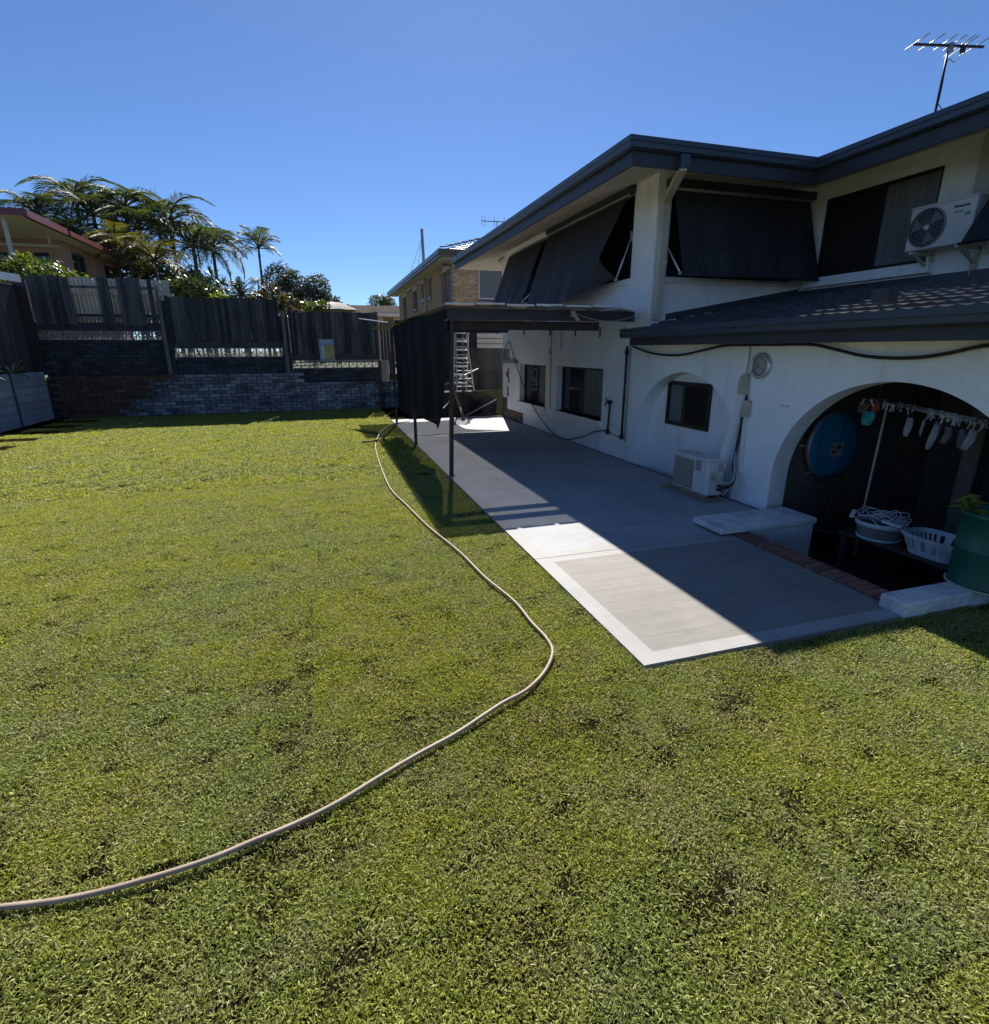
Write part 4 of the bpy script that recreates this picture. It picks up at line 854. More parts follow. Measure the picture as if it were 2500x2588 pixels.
# ---- green drum with a citrus seedling on the low wall
dr = thing('green_drum', (5.10, 2.70, .12), 'green plastic drum used as a planter on the low wall at right', 'planter')
b = MB(); b.lathe((5.10, 2.70, .12), [(0, 0), (.262, 0), (.268, .02), (.262, .04), (.262, .30), (.268, .31), (.268, .33), (.262, .34), (.262, .585), (.275, .59), (.277, .615), (.262, .62), (.25, .615), (.25, .50), (0, .50)], 40); b.build('drum', 'green', dr, True)
MB().lathe((5.10, 2.70, .12), [(.264, -.002), (.278, .0), (.278, .012), (.264, .014)], 40).build('base_ring', 'beige', dr, True)
MB().lathe((5.10, 2.70, .60), [(0, .03), (.15, .025), (.249, .01)], 24).build('soil_fill', 'soil', dr, True)
def leaf_cards(specs, m, name, parent, seed=1, fold=.25):
    """pointed leaves: (base, direction, length, width) each a folded 4-quad blade"""
    g = np.random.default_rng(seed); V = []; F = []; rn = []
    for p, d, L, w in specs:
        p = np.array(p, float); d = np.array(d, float); d /= np.linalg.norm(d); s_ = np.cross(d, [0, 0, 1.0]); s_ = s_/(np.linalg.norm(s_)+1e-9); n_ = np.cross(s_, d)
        k = len(V); q = g.uniform()
        for t, ww in ((0, .12), (.35, 1), (.7, .75), (1, .03)):
            c = p+d*L*t-np.array([0, 0, 1])*L*.22*t*t
            V += [c-s_*w*ww/2+n_*w*fold*ww, c, c+s_*w*ww/2+n_*w*fold*ww]
        for i in range(3):
            a = k+i*3; F += [(a, a+1, a+4, a+3), (a+1, a+2, a+5, a+4)]; rn += [q, q]
    off = np.array(wloc(parent)) if parent is not None else np.zeros(3)
    me = np_mesh(name, np.array(V)-off, F, m, rn); o = bpy.data.objects.new(name, me); COL.objects.link(o); o.parent = parent; return o
sg = thing('lemon_seedling', (5.02, 2.72, .62), 'yellow-green leafy seedling growing in the green drum', 'plant')
MB().tube(spline([(5.05, 2.72, .60), (4.98, 2.80, .72), (4.90, 2.86, .80)]), .009, 6).build('stem', 'bark', sg, True)
MB().tube([(5.12, 2.66, .60), (4.98, 2.72, 1.02)], .006, 6).build('stake', 'conduit', sg, True)
sp = []
for (dx, dy, dz, l) in ((-.9, .4, .25, .17), (-.6, -.5, .4, .16), (.2, .6, .7, .16), (-.3, .9, .1, .18), (.6, -.4, .4, .16), (-.9, -.2, .0, .16), (.3, -.9, .3, .15), (-.2, .2, .9, .13), (-1, .7, -.1, .16), (.8, .2, .2, .16), (.1, -.6, -.1, .15)): sp.append(((4.90+rng.uniform(-.04, .06), 2.86+rng.uniform(-.06, .02), .77+rng.uniform(-.05, .09)), (dx, dy, dz), l, .075))
leaf_cards(sp, 'lemonleaf', 'leaves', sg)

# ---- inside the sunken patio
bd = thing('blue_disc', (6.27, 5.33, .37), 'large round blue disc with a torn label on the wall inside the big arch', 'disc')
MB().lathe((6.275, 5.33, .80), [(0, -.03), (.30, -.035), (.405, -.025), (.425, .0), (.415, .03), (0, .03)], 56, 'y').build('face', 'bluedisc', bd, True)
MB().lathe((6.275, 5.33, .80), [(.423, -.028), (.437, -.015), (.437, .03), (.423, .035)], 56, 'y').build('rim', 'steelrim', bd, True)
b = MB(); b.quad([(6.18, 5.293, .66), (6.40, 5.292, .64), (6.42, 5.292, .83), (6.20, 5.293, .84)]); b.build('torn_label', 'label', bd)
b = MB()
for q in ((6.22, .70, .07, .03), (6.22, .76, .05, .02), (6.31, .74, .05, .06)): b.quad([(q[0], 5.2905, q[1]), (q[0]+q[2], 5.2905, q[1]), (q[0]+q[2], 5.2905, q[1]+q[3]), (q[0], 5.2905, q[1]+q[3])])
b.build('label_print', 'print', bd)
for i in range(4):
    t = math.pi*(.5+i*.3+.2); MB().bar((6.275+.43*math.cos(t), 5.36, .80+.43*math.sin(t)), (6.275+.47*math.cos(t), 5.42, .80+.47*math.sin(t)), .018).build('foot', 'steelrim', bd)
cl = thing('clothes_airer', (5.9, 4.1, 1.4), 'hanging clothes airer with rows of pegs inside the big arch', 'airer')
la, lb = Vector((5.9, 4.76, 1.45)), Vector((5.9, 3.48, 1.31))
for dx in (0, .10, .2): MB().tube([la+Vector((dx, .02, .0)), lb+Vector((dx, 0, .0))], .006, 6).build('rail', 'alu', cl, True)
for t in (.1, .9):
    p = la+(lb-la)*t; MB().tube([p, p+Vector((.2, 0, 0))], .006, 6).build('cross_rail', 'alu', cl, True); MB().tube([p+Vector((.1, 0, 0)), Vector((p.x+.1, p.y, 2.02))], .004, 5).build('hanger', 'alu', cl, True)
pgm = mesh_of(MB().bar((0, -.007, .012), (0, .004, -.062), .008, .007, (1, 0, 0)).bar((0, .007, .012), (0, -.004, -.062), .008, .007, (1, 0, 0)), 'basket')
for k in range(46):
    t = rng.random(); p = la+(lb-la)*t+Vector((rng.choice((0, .10, .2)), rng.uniform(-.01, .01), -.005)); inst('peg', pgm, cl, p, (rng.uniform(-.5, .5), 0, rng.uniform(-1.5, 1.5)), (1.1,)*3)
def garment(name, label, x, y, z, w, h, m, cat='sock', foot=.0, tilt=0.0, group='small washing pegged to the airer'):
    def f(i, j):
        ww = w*(.62+.38*math.sin(math.pi*min(1, j*.9+.15))); u = (i-.5)*ww
        return (x+.012*math.sin(i*6+j*5), y-u+foot*max(0, j-.55)+tilt*j*h, z-h*j-.01*math.sin(i*3.1))
    b = MB(); b.grid(f, 6, 8); o = b.build(name, m, None, True, 0, (x, y, z)); md = o.modifiers.new('thick', 'SOLIDIFY'); md.thickness = .008
    return tag(o, label, cat, group)
garment('white_sock', 'white sock hanging left of the others on the airer', 5.9, 4.17, 1.30, .075, .20, 'sock')
garment('white_strap', 'thin white strap pegged right of the leftmost sock', 5.95, 4.06, 1.29, .022, .17, 'sock', 'cloth')
garment('pale_sock', 'longest pale sock hanging in the middle of the airer', 5.9, 3.89, 1.26, .07, .26, 'sock', tilt=.12)
garment('grey_sock', 'dark grey sock behind the longest pale sock', 6.05, 3.98, 1.28, .08, .18, 'greysock')
garment('lilac_sock', 'lilac grey sock right of the longest pale sock', 5.92, 3.79, 1.25, .075, .17, 'greysock', foot=.05)
garment('dark_sock', 'dark sock between the lilac sock and the rightmost sock', 5.98, 3.70, 1.24, .07, .19, 'greysock', tilt=-.08)
garment('cream_sock', 'cream sock tilted at the right end of the airer', 5.9, 3.55, 1.25, .085, .20, 'sock', tilt=.25)
garment('aqua_cloth', 'aqua cloth hanging beside the blue disc', 5.9, 4.64, 1.32, .16, .16, 'aqua', 'cloth')
garment('orange_cloth', 'rust orange cloth bunched above the aqua cloth', 5.93, 4.60, 1.42, .10, .15, 'orange', 'cloth')
garment('brown_hat', 'brown felt hat hanging left of the orange cloth', 5.92, 4.74, 1.42, .15, .13, 'brownish', 'hat')
tag(MB().tube([(6.0, 4.52, 1.36), (6.15, 4.66, .20), (6.2, 4.7, -.52)], .014, 8).build('broom_handle', 'beige', None, True, 0, (6.2, 4.7, -.5)), 'pale pole leaning from the airer down to the patio floor', 'pole')
tb = thing('patio_table', (5.85, 3.75, -.55), 'dark low timber table inside the arch under the two baskets', 'table')
MB().box((5.50, 3.02, -.03), (6.30, 4.42, .0)).build('top', 'darkwood', tb, bevel=.006)
for x in (5.56, 6.24):
    for y in (3.08, 4.36): MB().box((x-.03, y-.03, -.55), (x+.03, y+.03, -.031)).build('leg', 'darkwood', tb)
wbk = thing('washing_basket', (5.72, 3.50, .0), 'white plastic laundry basket with slotted sides on the patio table', 'basket')
def ringpts(a, bb, z, n=28): return [(5.72+a*math.copysign(abs(math.cos(2*math.pi*k/n))**.6, math.cos(2*math.pi*k/n)), 3.50+bb*math.copysign(abs(math.sin(2*math.pi*k/n))**.6, math.sin(2*math.pi*k/n)), z) for k in range(n)]
b = MB(); r0, r1, r2 = ringpts(.155, .22, .004), ringpts(.165, .235, .06), ringpts(.195, .285, .16); n_ = len(r0)
for k in range(n_):
    j = (k+1) % n_; b.quad([r0[k], r0[j], r1[j], r1[k]])
    a0, a1, c0, c1 = Vector(r1[k]), Vector(r1[j]), Vector(r2[k]), Vector(r2[j])
    b.quad([a0, a0+(a1-a0)*.62, c0+(c1-c0)*.62, c0])      # slats with open slots between
b.f.append(tuple(range(len(b.v), len(b.v)+n_))); b.v += [tuple(p) for p in r0]; b.mi.append(0); b.r.append(0)
o = b.build('tub', 'basket', wbk); md = o.modifiers.new('thick', 'SOLIDIFY'); md.thickness = .006
b = MB(); rim = ringpts(.195, .285, .16); rim2 = ringpts(.20, .29, .205); rim3 = ringpts(.225, .315, .20); rim4 = ringpts(.222, .312, .185)
for A, B in ((rim, rim2), (rim2, rim3), (rim3, rim4)):
    for k in range(n_): j = (k+1) % n_; b.quad([A[k], A[j], B[j], B[k]])
b.build('rim', 'basket', wbk, True)
rb = thing('canvas_basket', (5.68, 4.08, .0), 'round canvas tub with a white rim full of cords and boxes on the patio table', 'basket')
MB().lathe((5.68, 4.08, .0), [(0, .002), (.185, .002), (.20, .03), (.225, .15)], 32).build('canvas_side', 'canvas', rb, True)
MB().lathe((5.68, 4.08, .0), [(.188, -.001), (.206, .008), (.212, .035), (.198, .03)], 32).build('base_band', 'basket', rb, True)
MB().lathe((5.68, 4.08, .0), [(.222, .15), (.238, .155), (.245, .20), (.232, .205), (.222, .19)], 32).build('rim', 'basket', rb, True)
tag(MB().bar((5.55, 3.97, .245), (5.60, 3.80, .225), .075, .022).build('white_box', 'whitepaint', None, off=(5.6, 3.9, .23)), 'small white box lying on top of the canvas tub', 'box')
b = MB(); gg = random.Random(3)
for k in range(16):
    cx, cy = 5.68+gg.uniform(-.08, .10), 4.06+gg.uniform(-.10, .08); r_ = gg.uniform(.06, .15); ph = gg.uniform(0, 6); zc = gg.uniform(.21, .30)
    b.tube(spline([(cx+r_*math.cos(ph+t), cy+r_*math.sin(ph+t)*1.1, zc+.03*math.sin(t*2+k)) for t in (0, .9, 1.8, 2.7, 3.6, 4.5)], 4), .005, 5)
tag(b.build('cord_tangle', 'basket', None, True, 0, (5.68, 4.06, .22)), 'tangle of white cords heaped in the canvas tub', 'cords')
b = MB(); b.bar((5.60, 4.12, .21), (5.78, 4.0, .24), .10, .05); tag(b.build('grey_adapter', 'acgrille', None, off=(5.68, 4.06, .2)), 'grey appliance lying among the cords in the canvas tub', 'appliance')
tag(MB().bar((5.46, 4.26, .215), (5.62, 4.36, .245), .045, .018).build('white_strip', 'whitepaint', None, off=(5.5, 4.3, .21)), 'white strip poking out of the left side of the canvas tub', 'strip')
pp = thing('potted_plant', (6.15, 5.12, -.55), 'leafy dark plant in a teal pot below the blue disc', 'plant')
MB().lathe((6.15, 5.12, -.55), [(0, 0), (.12, 0), (.17, .26), (.185, .27), (.185, .30), (.165, .30), (.15, .26), (0, .26)], 24).build('pot', 'bluepot', pp, True)
sp = []
for k in range(90):
    a = rng.uniform(0, 6.283); r_ = rng.uniform(0, .22); z = rng.uniform(-.2, .42); sp.append(((6.15+r_*math.cos(a), 5.08+r_*math.sin(a)*.8, z), (math.cos(a), math.sin(a), rng.uniform(-.3, .7)), rng.uniform(.08, .14), .045))
leaf_cards(sp, 'shrub', 'leaves', pp, 5)
MB().tube([(6.15, 5.12, -.29), (6.13, 5.1, .3)], .012, 6).build('stem', 'bark', pp)

# ================================================================== boundary at the back and left
def brickwork(parent, rows, m, me, limit, rest_m, thick=.03):
    """lay bricks at (x, y, z, length scale): the first ones as parts, the rest joined"""
    rest = MB()
    for k, (x, y, z, s_, mm) in enumerate(rows):
        if k < limit: inst('brick', me[mm], parent, (x, y+rng.uniform(-.004, .004), z), (0, rng.uniform(-.008, .008), 0), (s_, 1, 1))
        else: rest.box((x-.155*s_, y-.02+rng.uniform(-.004, .004), z-.047), (x+.155*s_, y+.03, z+.047), 0 if mm == rows[-1][4] else 1, rng.random())
    if rest.f: rest.build('brick_courses', rest_m, parent)['kind'] = 'stuff'
BR = {k: mesh_of(MB().box((-.155, -.02, -.047), (.155, .03, .047)), n, bevel=.006) for k, n in (('w', 'brickwhite'), ('b', 'brickbrown'), ('d', 'brickdark'))}
rw = thing('retaining_wall', (-2, 20.1, 0), 'low brick retaining wall, brown at left and whitewashed at right, along the back lawn', 'wall')
MB().box((-8.0, 20.105, -.1), (-.55, 20.6, 1.245)).box((-.55, 20.105, -.1), (3.7, 20.6, .925)).build('wall_core', 'mortar', rw)
rows = []
for r in range(12):
    z = 1.215-r*.106; xe = -7.95+(.167 if r % 2 else 0)
    for k in range(35):
        x = xe+.165+k*.335
        if x > 3.5 or (x > -.62 and r < 3): continue
        brown = x < -4.75-(r*.125)+.15*math.sin(r*2.3)
        rows.append((x, 20.10, z, 1.0, 'b' if brown else 'w'))
brickwork(rw, rows, None, BR, 298, ['brickwhite', 'brickbrown'])
def breeze_mesh(s=.262, d=.09):
    b = MB(); h = s/2; t = .018
    for a, c in (((-h, -h), (h, -h+t)), ((-h, h-t), (h, h)), ((-h, -h+t), (-h+t, h-t)), ((h-t, -h+t), (h, h-t))): b.box((a[0], 0, a[1]), (c[0], d, c[1]))
    for sx in (1, -1):
        b.bar((-h*.9*sx, d/2, -h*.9), (h*.9*sx, d/2, h*.9), d*.96, .016, (-sx, 0, 1))
    for k in range(8):      # short webs that close the small corner openings
        t_ = k*math.pi/4+math.pi/8; b.bar((.055*math.cos(t_), d/2, .055*math.sin(t_)), (.125*math.cos(t_), d/2, .125*math.sin(t_)), d*.9, .012, (-math.sin(t_), 0, math.cos(t_)))
    b.lathe((0, 0, 0), [(.026, 0), (.026, d), (0, d)], 8, 'y'); b.lathe((0, 0, 0), [(0, 0), (.026, 0)], 8, 'y')
    return mesh_of(b, 'breeze')
BZ = breeze_mesh()
def wall_bay(label, x0, x1, z0, zb, zt):
    o = thing('brick_wall', ((x0+x1)/2, 20.35, z0), label, 'wall', 'dark brick wall bays under the paling fence')
    MB().box((x0, 20.36, z0), (x1, 20.55, zb)).build('wall_core', 'mortar', o)
    rr = []; r = 0; z = zb-.055
    while z > z0+.02:
        k = 0; x = x0+.17+(.165 if r % 2 else 0)
        while x < x1-.15: rr.append((x, 20.35, z, 1.0, 'd')); x += .335
        z -= .106; r += 1
    brickwork(o, rr, None, BR, 110, ['brickdark'])
    n = round((x1-x0)/.27); wv = (x1-x0)/n
    for k in range(n): inst('breeze_block', BZ, o, (x0+wv*(k+.5), 20.36, zb+.135), sc=(wv/.266, 1, 1))
    MB().box((x0, 20.34, zb+.27), (x1, 20.55, zt+.10)).build('top_beam', 'brickdark', o)
wall_bay('dark brick wall bay with pale breeze blocks under the highest left fence bay', -8.05, -4.76, 1.25, 2.33, 2.74)
wall_bay('dark brick wall bay with breeze blocks under the middle fence bay', -4.45, -1.22, 1.25, 1.80, 2.26)
wall_bay('dark brick wall bay with breeze blocks below the blue and yellow sign', -.92, 2.03, .93, 1.40, 1.84)
for n, x, zt, lb in (('pier', -4.61, 3.5, 'narrow dark brick pier between the left and middle wall bays'), ('pier', -1.07, 3.12, 'narrow dark brick pier between the middle and right wall bays')):
    tag(MB().box((x-.14, 20.30, 1.25 if x < -1 else .93), (x+.14, 20.55, zt)).build('brick_pier', 'brickdark', None, off=(x, 20.4, 1.25)), lb, 'pier')
PL = [mesh_of(MB().box((-.049, -.009, -.5), (.049, .009, .5)), 'paling', bevel=.003), mesh_of(MB().box((-.05, -.009, -.5), (.05, .009, .5)), 'palepaling', bevel=.003), mesh_of(MB().box((-.05, -.009, -.5), (.05, .009, .5)), 'gatewood', bevel=.003)]
def palings(label, x0, x1, z0, z1, gaps=(), posts=()):
    o = thing('paling_fence', ((x0+x1)/2, 20.25, z0), label, 'fence', 'paling fence bays along the back')
    n = int((x1-x0)/.103); h = z1-z0
    for k in range(n):
        x = x0+.052+k*.103
        if any(a < x < c for a, c in gaps): continue
        d = rng.uniform(-.02, .012); inst('paling', PL[0], o, (x+rng.uniform(-.003, .003), 20.26+(.010 if k % 2 else -.010), (z0+z1)/2+d), (0, rng.uniform(-.006, .006), rng.uniform(-.03, .03)), (rng.uniform(1.08, 1.2), 1, h+rng.uniform(-.03, .03)))
    for z in (z0+.25, z1-.32): MB().box((x0, 20.275, z), (x1, 20.315, z+.075)).build('rail', 'paling', o)
    for x in posts: MB().box((x-.05, 20.19, z0-.02), (x+.05, 20.245, z1+.03)).build('post', 'paling', o)
    return o
palings('weathered paling fence bay with missing boards, highest and leftmost', -7.98, -4.72, 2.76, 4.13, ((-6.92, -6.25), (-5.90, -5.68), (-5.08, -4.86)))
palings('weathered paling fence bay of full boards in the middle', -4.46, -1.22, 2.28, 3.62, (), (-4.42, -1.24))
palings('weathered paling fence bay carrying the blue and yellow sign', -.88, 2.02, 1.86, 3.24, (), (-.86, 1.98))
o = thing('neighbour_fence', (-6, 20.75, 1.2), 'pale paling fence seen through the missing boards of the leftmost bay', 'fence')
for k in range(30):
    x = -7.6+k*.108; inst('paling', PL[2], o, (x, 20.72, 3.42), (0, rng.uniform(-.006, .006), 0), (.99, 1, 1.45))
for z in (2.94, 3.66): MB().box((-7.7, 20.655, z), (-4.3, 20.708, z+.085)).build('rail', 'gatewood', o)
for x, zt, lb in ((-4.63, 3.92, 'galvanised steel fence post between the left and middle bays'), (-1.07, 3.25, 'galvanised steel fence post between the middle and right bays')):
    tag(MB().box((x-.05, 20.13, 1.26), (x+.05, 20.19, zt)).build('steel_post', 'fencepost', None, False, .004, (x, 20.16, 1.26)), lb, 'post', 'steel posts on the retaining wall')
sg = thing('notice_board', (.24, 20.20, 1.65), 'blue notice board with a yellow panel fixed on the right fence bay', 'sign')
b = MB(); b.box((.01, 20.165, 1.655), (.475, 20.19, 2.345)); b.build('board', 'signblue', sg, bevel=.006)
MB().box((.165, 20.160, 1.70), (.45, 20.1645, 2.17)).build('yellow_panel', 'signyellow', sg); MB().box((.055, 20.160, 1.72), (.155, 20.1645, 2.17)).build('pale_strip', 'signpale', sg)
b = MB(); b.box((.05, 20.160, 2.27), (.43, 20.1645, 2.30)); b.box((.05, 20.160, 2.22), (.33, 20.1645, 2.235)); b.build('heading_lines', 'signpale', sg)
for a, c in (((.0, 1.645), (.485, 1.66)), ((.0, 2.34), (.485, 2.355)), ((.0, 1.66), (.012, 2.34)), ((.473, 1.66), (.485, 2.34))): MB().box((a[0], 20.155, a[1]), (c[0], 20.17, c[1])).build('frame', 'signpale', sg)
# narrow gate and boards right of the fence
gt = thing('side_gate', (2.3, 20.2, .95), 'narrow dark timber gate with a pale panel behind the shade cloth', 'gate')
for k in range(4): MB().box((2.08+k*.11, 20.2, 1.65), (2.17+k*.11, 20.23, 2.95)).build('board', 'paling' if k % 2 else 'darkwood', gt)
MB().box((2.05, 20.17, .95), (2.32, 20.19, 1.66)).build('pale_panel', 'gatewood', gt); MB().box((2.33, 20.18, .95), (2.55, 20.2, 1.95)).build('brown_panel', 'darkwood', gt)
tag(MB().box((1.93, 19.95, -.05), (2.03, 20.05, 1.65)).build('timber_post', 'darkwood', None, off=(1.98, 20, 0)), 'dark timber post at the lawn end of the retaining wall', 'post')
b = MB(); b.box((2.6, 20.15, .93), (5.6, 20.25, 3.0)); tag(b.build('rear_screen', 'backcloth', None, off=(4, 20.2, .95)), 'dark screen panel closing the gap behind the ladder', 'screen')
# left boundary: concrete sleepers, raised bed, corrugated sheet fence
sw = thing('sleeper_wall', (-8.05, 16, 0), 'grey concrete sleeper retaining wall along the left lawn edge', 'wall')
SLP = mesh_of(MB().box((-.04, -1.06, -.099), (.04, 1.06, .099)), 'sleeper', bevel=.012)
for c in range(4):
    yc = 19.10-c*2.16+.02
    for r in range(7): inst('sleeper', SLP, sw, (-8.04, yc, .1+r*.2024), (0, rng.uniform(-.01, .01), 0), (1, .88 if c == 0 else 1, 1))
for k, y in enumerate((18.06, 15.90, 13.74)): MB().box((-8.09, y-.04, -.1), (-7.985, y+.04, 1.44)).build('steel_post', 'fencepost', sw)
cf = thing('sheet_fence', (-8.35, 17, 1.33), 'dark corrugated sheet fence standing on the left raised bed', 'fence')
for k in range(10):
    ya_ = 11.95+k*.84; MB().grid(lambda u, v: (-8.34+.018*math.sin(u*2*math.pi*7.0), ya_+u*.83, 1.30+v*2.52), 56, 1).build('sheet', 'corrugated', cf, True)
MB().box((-8.37, 11.9, 3.82), (-8.31, 20.30, 3.86)).build('cap_rail', 'corrugated', cf)
MB().box((-8.38, 20.30, 1.3), (-8.05, 20.38, 4.0)).build('end_post', 'corrugated', cf)
o = thing('white_board', (-8.1, 18.9, 3.87), 'white painted board lying on top of the left corrugated fence', 'board')
MB().bar((-8.32, 17.6, 3.95), (-7.85, 19.55, 3.955), .05, .20).build('board', 'whitepaint', o); MB().box((-8.22, 18.15, 3.93), (-8.15, 18.35, 4.02)).build('dark_mark', 'print', o)
# agave spilling over the sleepers
ag = thing('agave', (-8.16, 18.55, 1.36), 'spiky grey-green agave overhanging the sleeper wall at left', 'plant')
sp = []
for k in range(20):
    a = rng.uniform(0, 6.283); e = rng.uniform(-.35, 1.1); sp.append(((-8.14+.04*math.cos(a), 18.55+.04*math.sin(a), 1.42), (math.cos(a)*math.cos(e), math.sin(a)*math.cos(e), math.sin(e)), rng.uniform(.38, .62), .075))
leaf_cards(sp, 'agave', 'leaves', ag, 3, .35)
ag2 = thing('agave', (-8.14, 17.2, 1.36), 'second grey-green agave at the very left edge above the sleepers', 'plant')
sp = []
for k in range(16):
    a = rng.uniform(0, 6.283); e = rng.uniform(-.2, 1.1); sp.append(((-8.14+.04*math.cos(a), 17.2+.04*math.sin(a), 1.42), (math.cos(a)*math.cos(e), math.sin(a)*math.cos(e), math.sin(e)), rng.uniform(.35, .5), .07))
leaf_cards(sp, 'agave', 'leaves', ag2, 4, .35)

# ================================================================== neighbouring houses
def brick_tex(name, col, col2, mort, scale):
    m, nt, b = new_mat(name); tc = nt.nodes.new('ShaderNodeTexCoord'); sp_ = nt.nodes.new('ShaderNodeSeparateXYZ'); nt.links.new(tc.outputs['Object'], sp_.inputs[0]); cb = nt.nodes.new('ShaderNodeCombineXYZ')
    nt.links.new(_math(nt, 'ADD', sp_.outputs[0], sp_.outputs[1]), cb.inputs[0]); nt.links.new(sp_.outputs[2], cb.inputs[1])
    t = nt.nodes.new('ShaderNodeTexBrick'); t.inputs['Color1'].default_value = (*col, 1); t.inputs['Color2'].default_value = (*col2, 1); t.inputs['Mortar'].default_value = (*mort, 1)
    t.inputs['Scale'].default_value = scale; t.inputs['Brick Width'].default_value = .24*scale/scale*1.0; t.inputs['Row Height'].default_value = .086; t.inputs['Mortar Size'].default_value = .010
    t.inputs['Scale'].default_value = 1.0; nt.links.new(cb.outputs[0], t.inputs['Vector'])
    c = _mix(nt, t.outputs[0], _ramp(nt, _noise(nt, 1.5, 5), [(0.3, (.75,)*3), (.7, (1.1,)*3)]), 1.0, 'MULTIPLY'); nt.links.new(c, b.inputs['Base Color']); b.inputs['Roughness'].default_value = .85
    bp = nt.nodes.new('ShaderNodeBump'); bp.inputs['Strength'].default_value = .5; bp.inputs['Distance'].default_value = .01; nt.links.new(t.outputs['Fac'], bp.inputs['Height']); bp.invert = True; nt.links.new(bp.outputs[0], b.inputs['Normal'])
    return m
M['redbrick'] = brick_tex('pinkish_brick', (.46, .26, .19), (.36, .19, .14), (.38, .31, .26), 1)
M['tanfar'] = brick_tex('tan_brickwork', (.56, .365, .205), (.48, .30, .165), (.34, .24, .16), 1)
# ---- left: brick house with red trimmed roof
lh = thing('red_brick_house', (-12, 30, 1.15), 'pink brick house with red gutters and tiled roof beyond the left fence', 'house')
b = MB(); holed(b, 'x', -9.95, -9.72, 28.4, 35.6, 1.1, 6.42, [(29.3, 30.75, 4.9, 6.07), (33.1, 34.6, 4.9, 6.07)]); b.build('side_wall', 'redbrick', lh)
b = MB(); holed(b, 'y', 28.4, 28.6, -26, -9.951, 1.1, 6.42, [(-10.75, -10.2, 3.6, 5.85), (-14.5, -11.6, 4.2, 5.8)]); b.build('front_wall', 'redbrick', lh)
MB().box((-26, 35.4, 1.1), (-9.951, 35.6, 6.42)).box((-26, 28.7, 1.1), (-25.8, 35.3, 6.4)).build('rear_wall', 'redbrick', lh)
for y0_, y1_ in ((29.3, 30.75), (33.1, 34.6)):
    w = MB().box((-9.82, y0_, 4.9), (-9.78, y1_, 6.07)).build('window', 'glass', lh)
    b = MB()
    for a, c in ((y0_, y0_+.06), (y1_-.06, y1_), ((y0_+y1_)/2-.03, (y0_+y1_)/2+.03)): b.box((-9.775, a, 4.9), (-9.74, c, 6.07))
    b.box((-9.772, y0_, 6.0), (-9.74, y1_, 6.065)); b.build('frame', 'browntrim', w)
for x0_, x1_ in ((-10.75, -10.2), (-14.5, -11.6)): MB().box((x0_, 28.5, 3.6 if x1_ > -11 else 4.2), (x1_, 28.55, 5.85)).build('window', 'glass', lh)
RZL = 6.42
b = MB(); b.quad([(-9.0, 23.9, RZL), (-9.0, 35.9, RZL), (-14, 35.9, RZL+1.6), (-14, 23.9, RZL+1.6)]); b.quad([(-9.0, 23.9, RZL), (-14, 28.0, RZL+1.6), (-26, 28, RZL+1.6), (-26, 23.9, RZL)])
b = MB(); b.quad([(-9.02, 23.9, RZL+.03), (-9.02, 35.9, RZL+.03), (-12.4, 32.5, RZL+.75), (-12.4, 27.3, RZL+.75)]); b.quad([(-9.02, 23.9, RZL+.03), (-12.4, 27.3, RZL+.75), (-26, 27.3, RZL+.75), (-26, 23.9, RZL+.03)]); b.quad([(-9.02, 35.9, RZL+.03), (-12.4, 32.5, RZL+.75), (-26, 32.5, RZL+.75), (-26, 35.9, RZL+.03)]); b.quad([(-12.4, 27.3, RZL+.75), (-12.4, 32.5, RZL+.75), (-26, 32.5, RZL+.75), (-26, 27.3, RZL+.75)])
lr = b.build('roof', 'redtile', lh)
TR = tile_mesh('redtile'); lay(lr, (-9.08, 25.6, RZL+.03), (0, 1, 0), (-1, 0, 0), math.atan(.213), 3, 32, .305, .34, me=TR)
MB().box((-26, 23.9, 6.33), (-9.05, 28.39, 6.36)).box((-9.71, 28.4, 6.33), (-9.05, 35.85, 6.36)).build('soffit', 'soffit', lh)
MB().box((-9.06, 23.82, 6.30), (-8.90, 26.95, 6.53)).build('gutter', 'redroof', lh); MB().box((-9.02, 27.05, 6.30), (-8.86, 35.95, 6.49)).build('gutter', 'redroof', lh); MB().box((-26, 23.76, 6.33), (-8.9, 23.815, 6.55)).build('gutter', 'redroof', lh)
for x in (-9.75, -13.5): MB().box((x-.05, 24.1, 1.2), (x+.05, 24.2, 6.33)).build('porch_post', 'cream', lh)
MB().box((-26, 28.33, 6.05), (-9.75, 28.395, 6.15)).build('wall_cornice', 'cream', lh); MB().box((-9.63, 26.98, 6.0), (-9.57, 27.04, 6.32)).build('porch_bracket', 'cream', lh)
# ---- right: two-storey tan brick house
th = thing('tan_brick_house', (8, 30, 1.15), 'two-storey tan brick house with brown gutters behind the pergola', 'house')
xs_, ys_ = 5.45, 23.3
wins = [(23.75, 25.4, 3.96, 5.22), (27.8, 28.7, 4.5, 5.36), (29.65, 30.6, 4.55, 5.30), (32.1, 33.6, 4.25, 5.2), (36.2, 37.6, 3.9, 5.2)]
b = MB(); holed(b, 'x', xs_+.02, xs_+.3, ys_+.02, 39.5, 1.1, 5.50, wins); b.build('side_wall', 'tanfar', th)
b = MB(); holed(b, 'y', ys_+.02, ys_+.3, xs_+.301, 14, 1.1, 5.50, [(6.58, 7.72, 4.03, 5.34)]); b.build('front_wall', 'tanfar', th)
MB().box((xs_+.31, 39.2, 1.1), (14, 39.5, 5.5)).box((13.7, ys_+.31, 1.1), (14, 39.2, 5.5)).build('rear_wall', 'tanfar', th)
tb_ = mesh_of(MB().box((-.115, -.012, -.038), (.115, .03, .038)), 'tanbrick', bevel=.004); n_b = 0
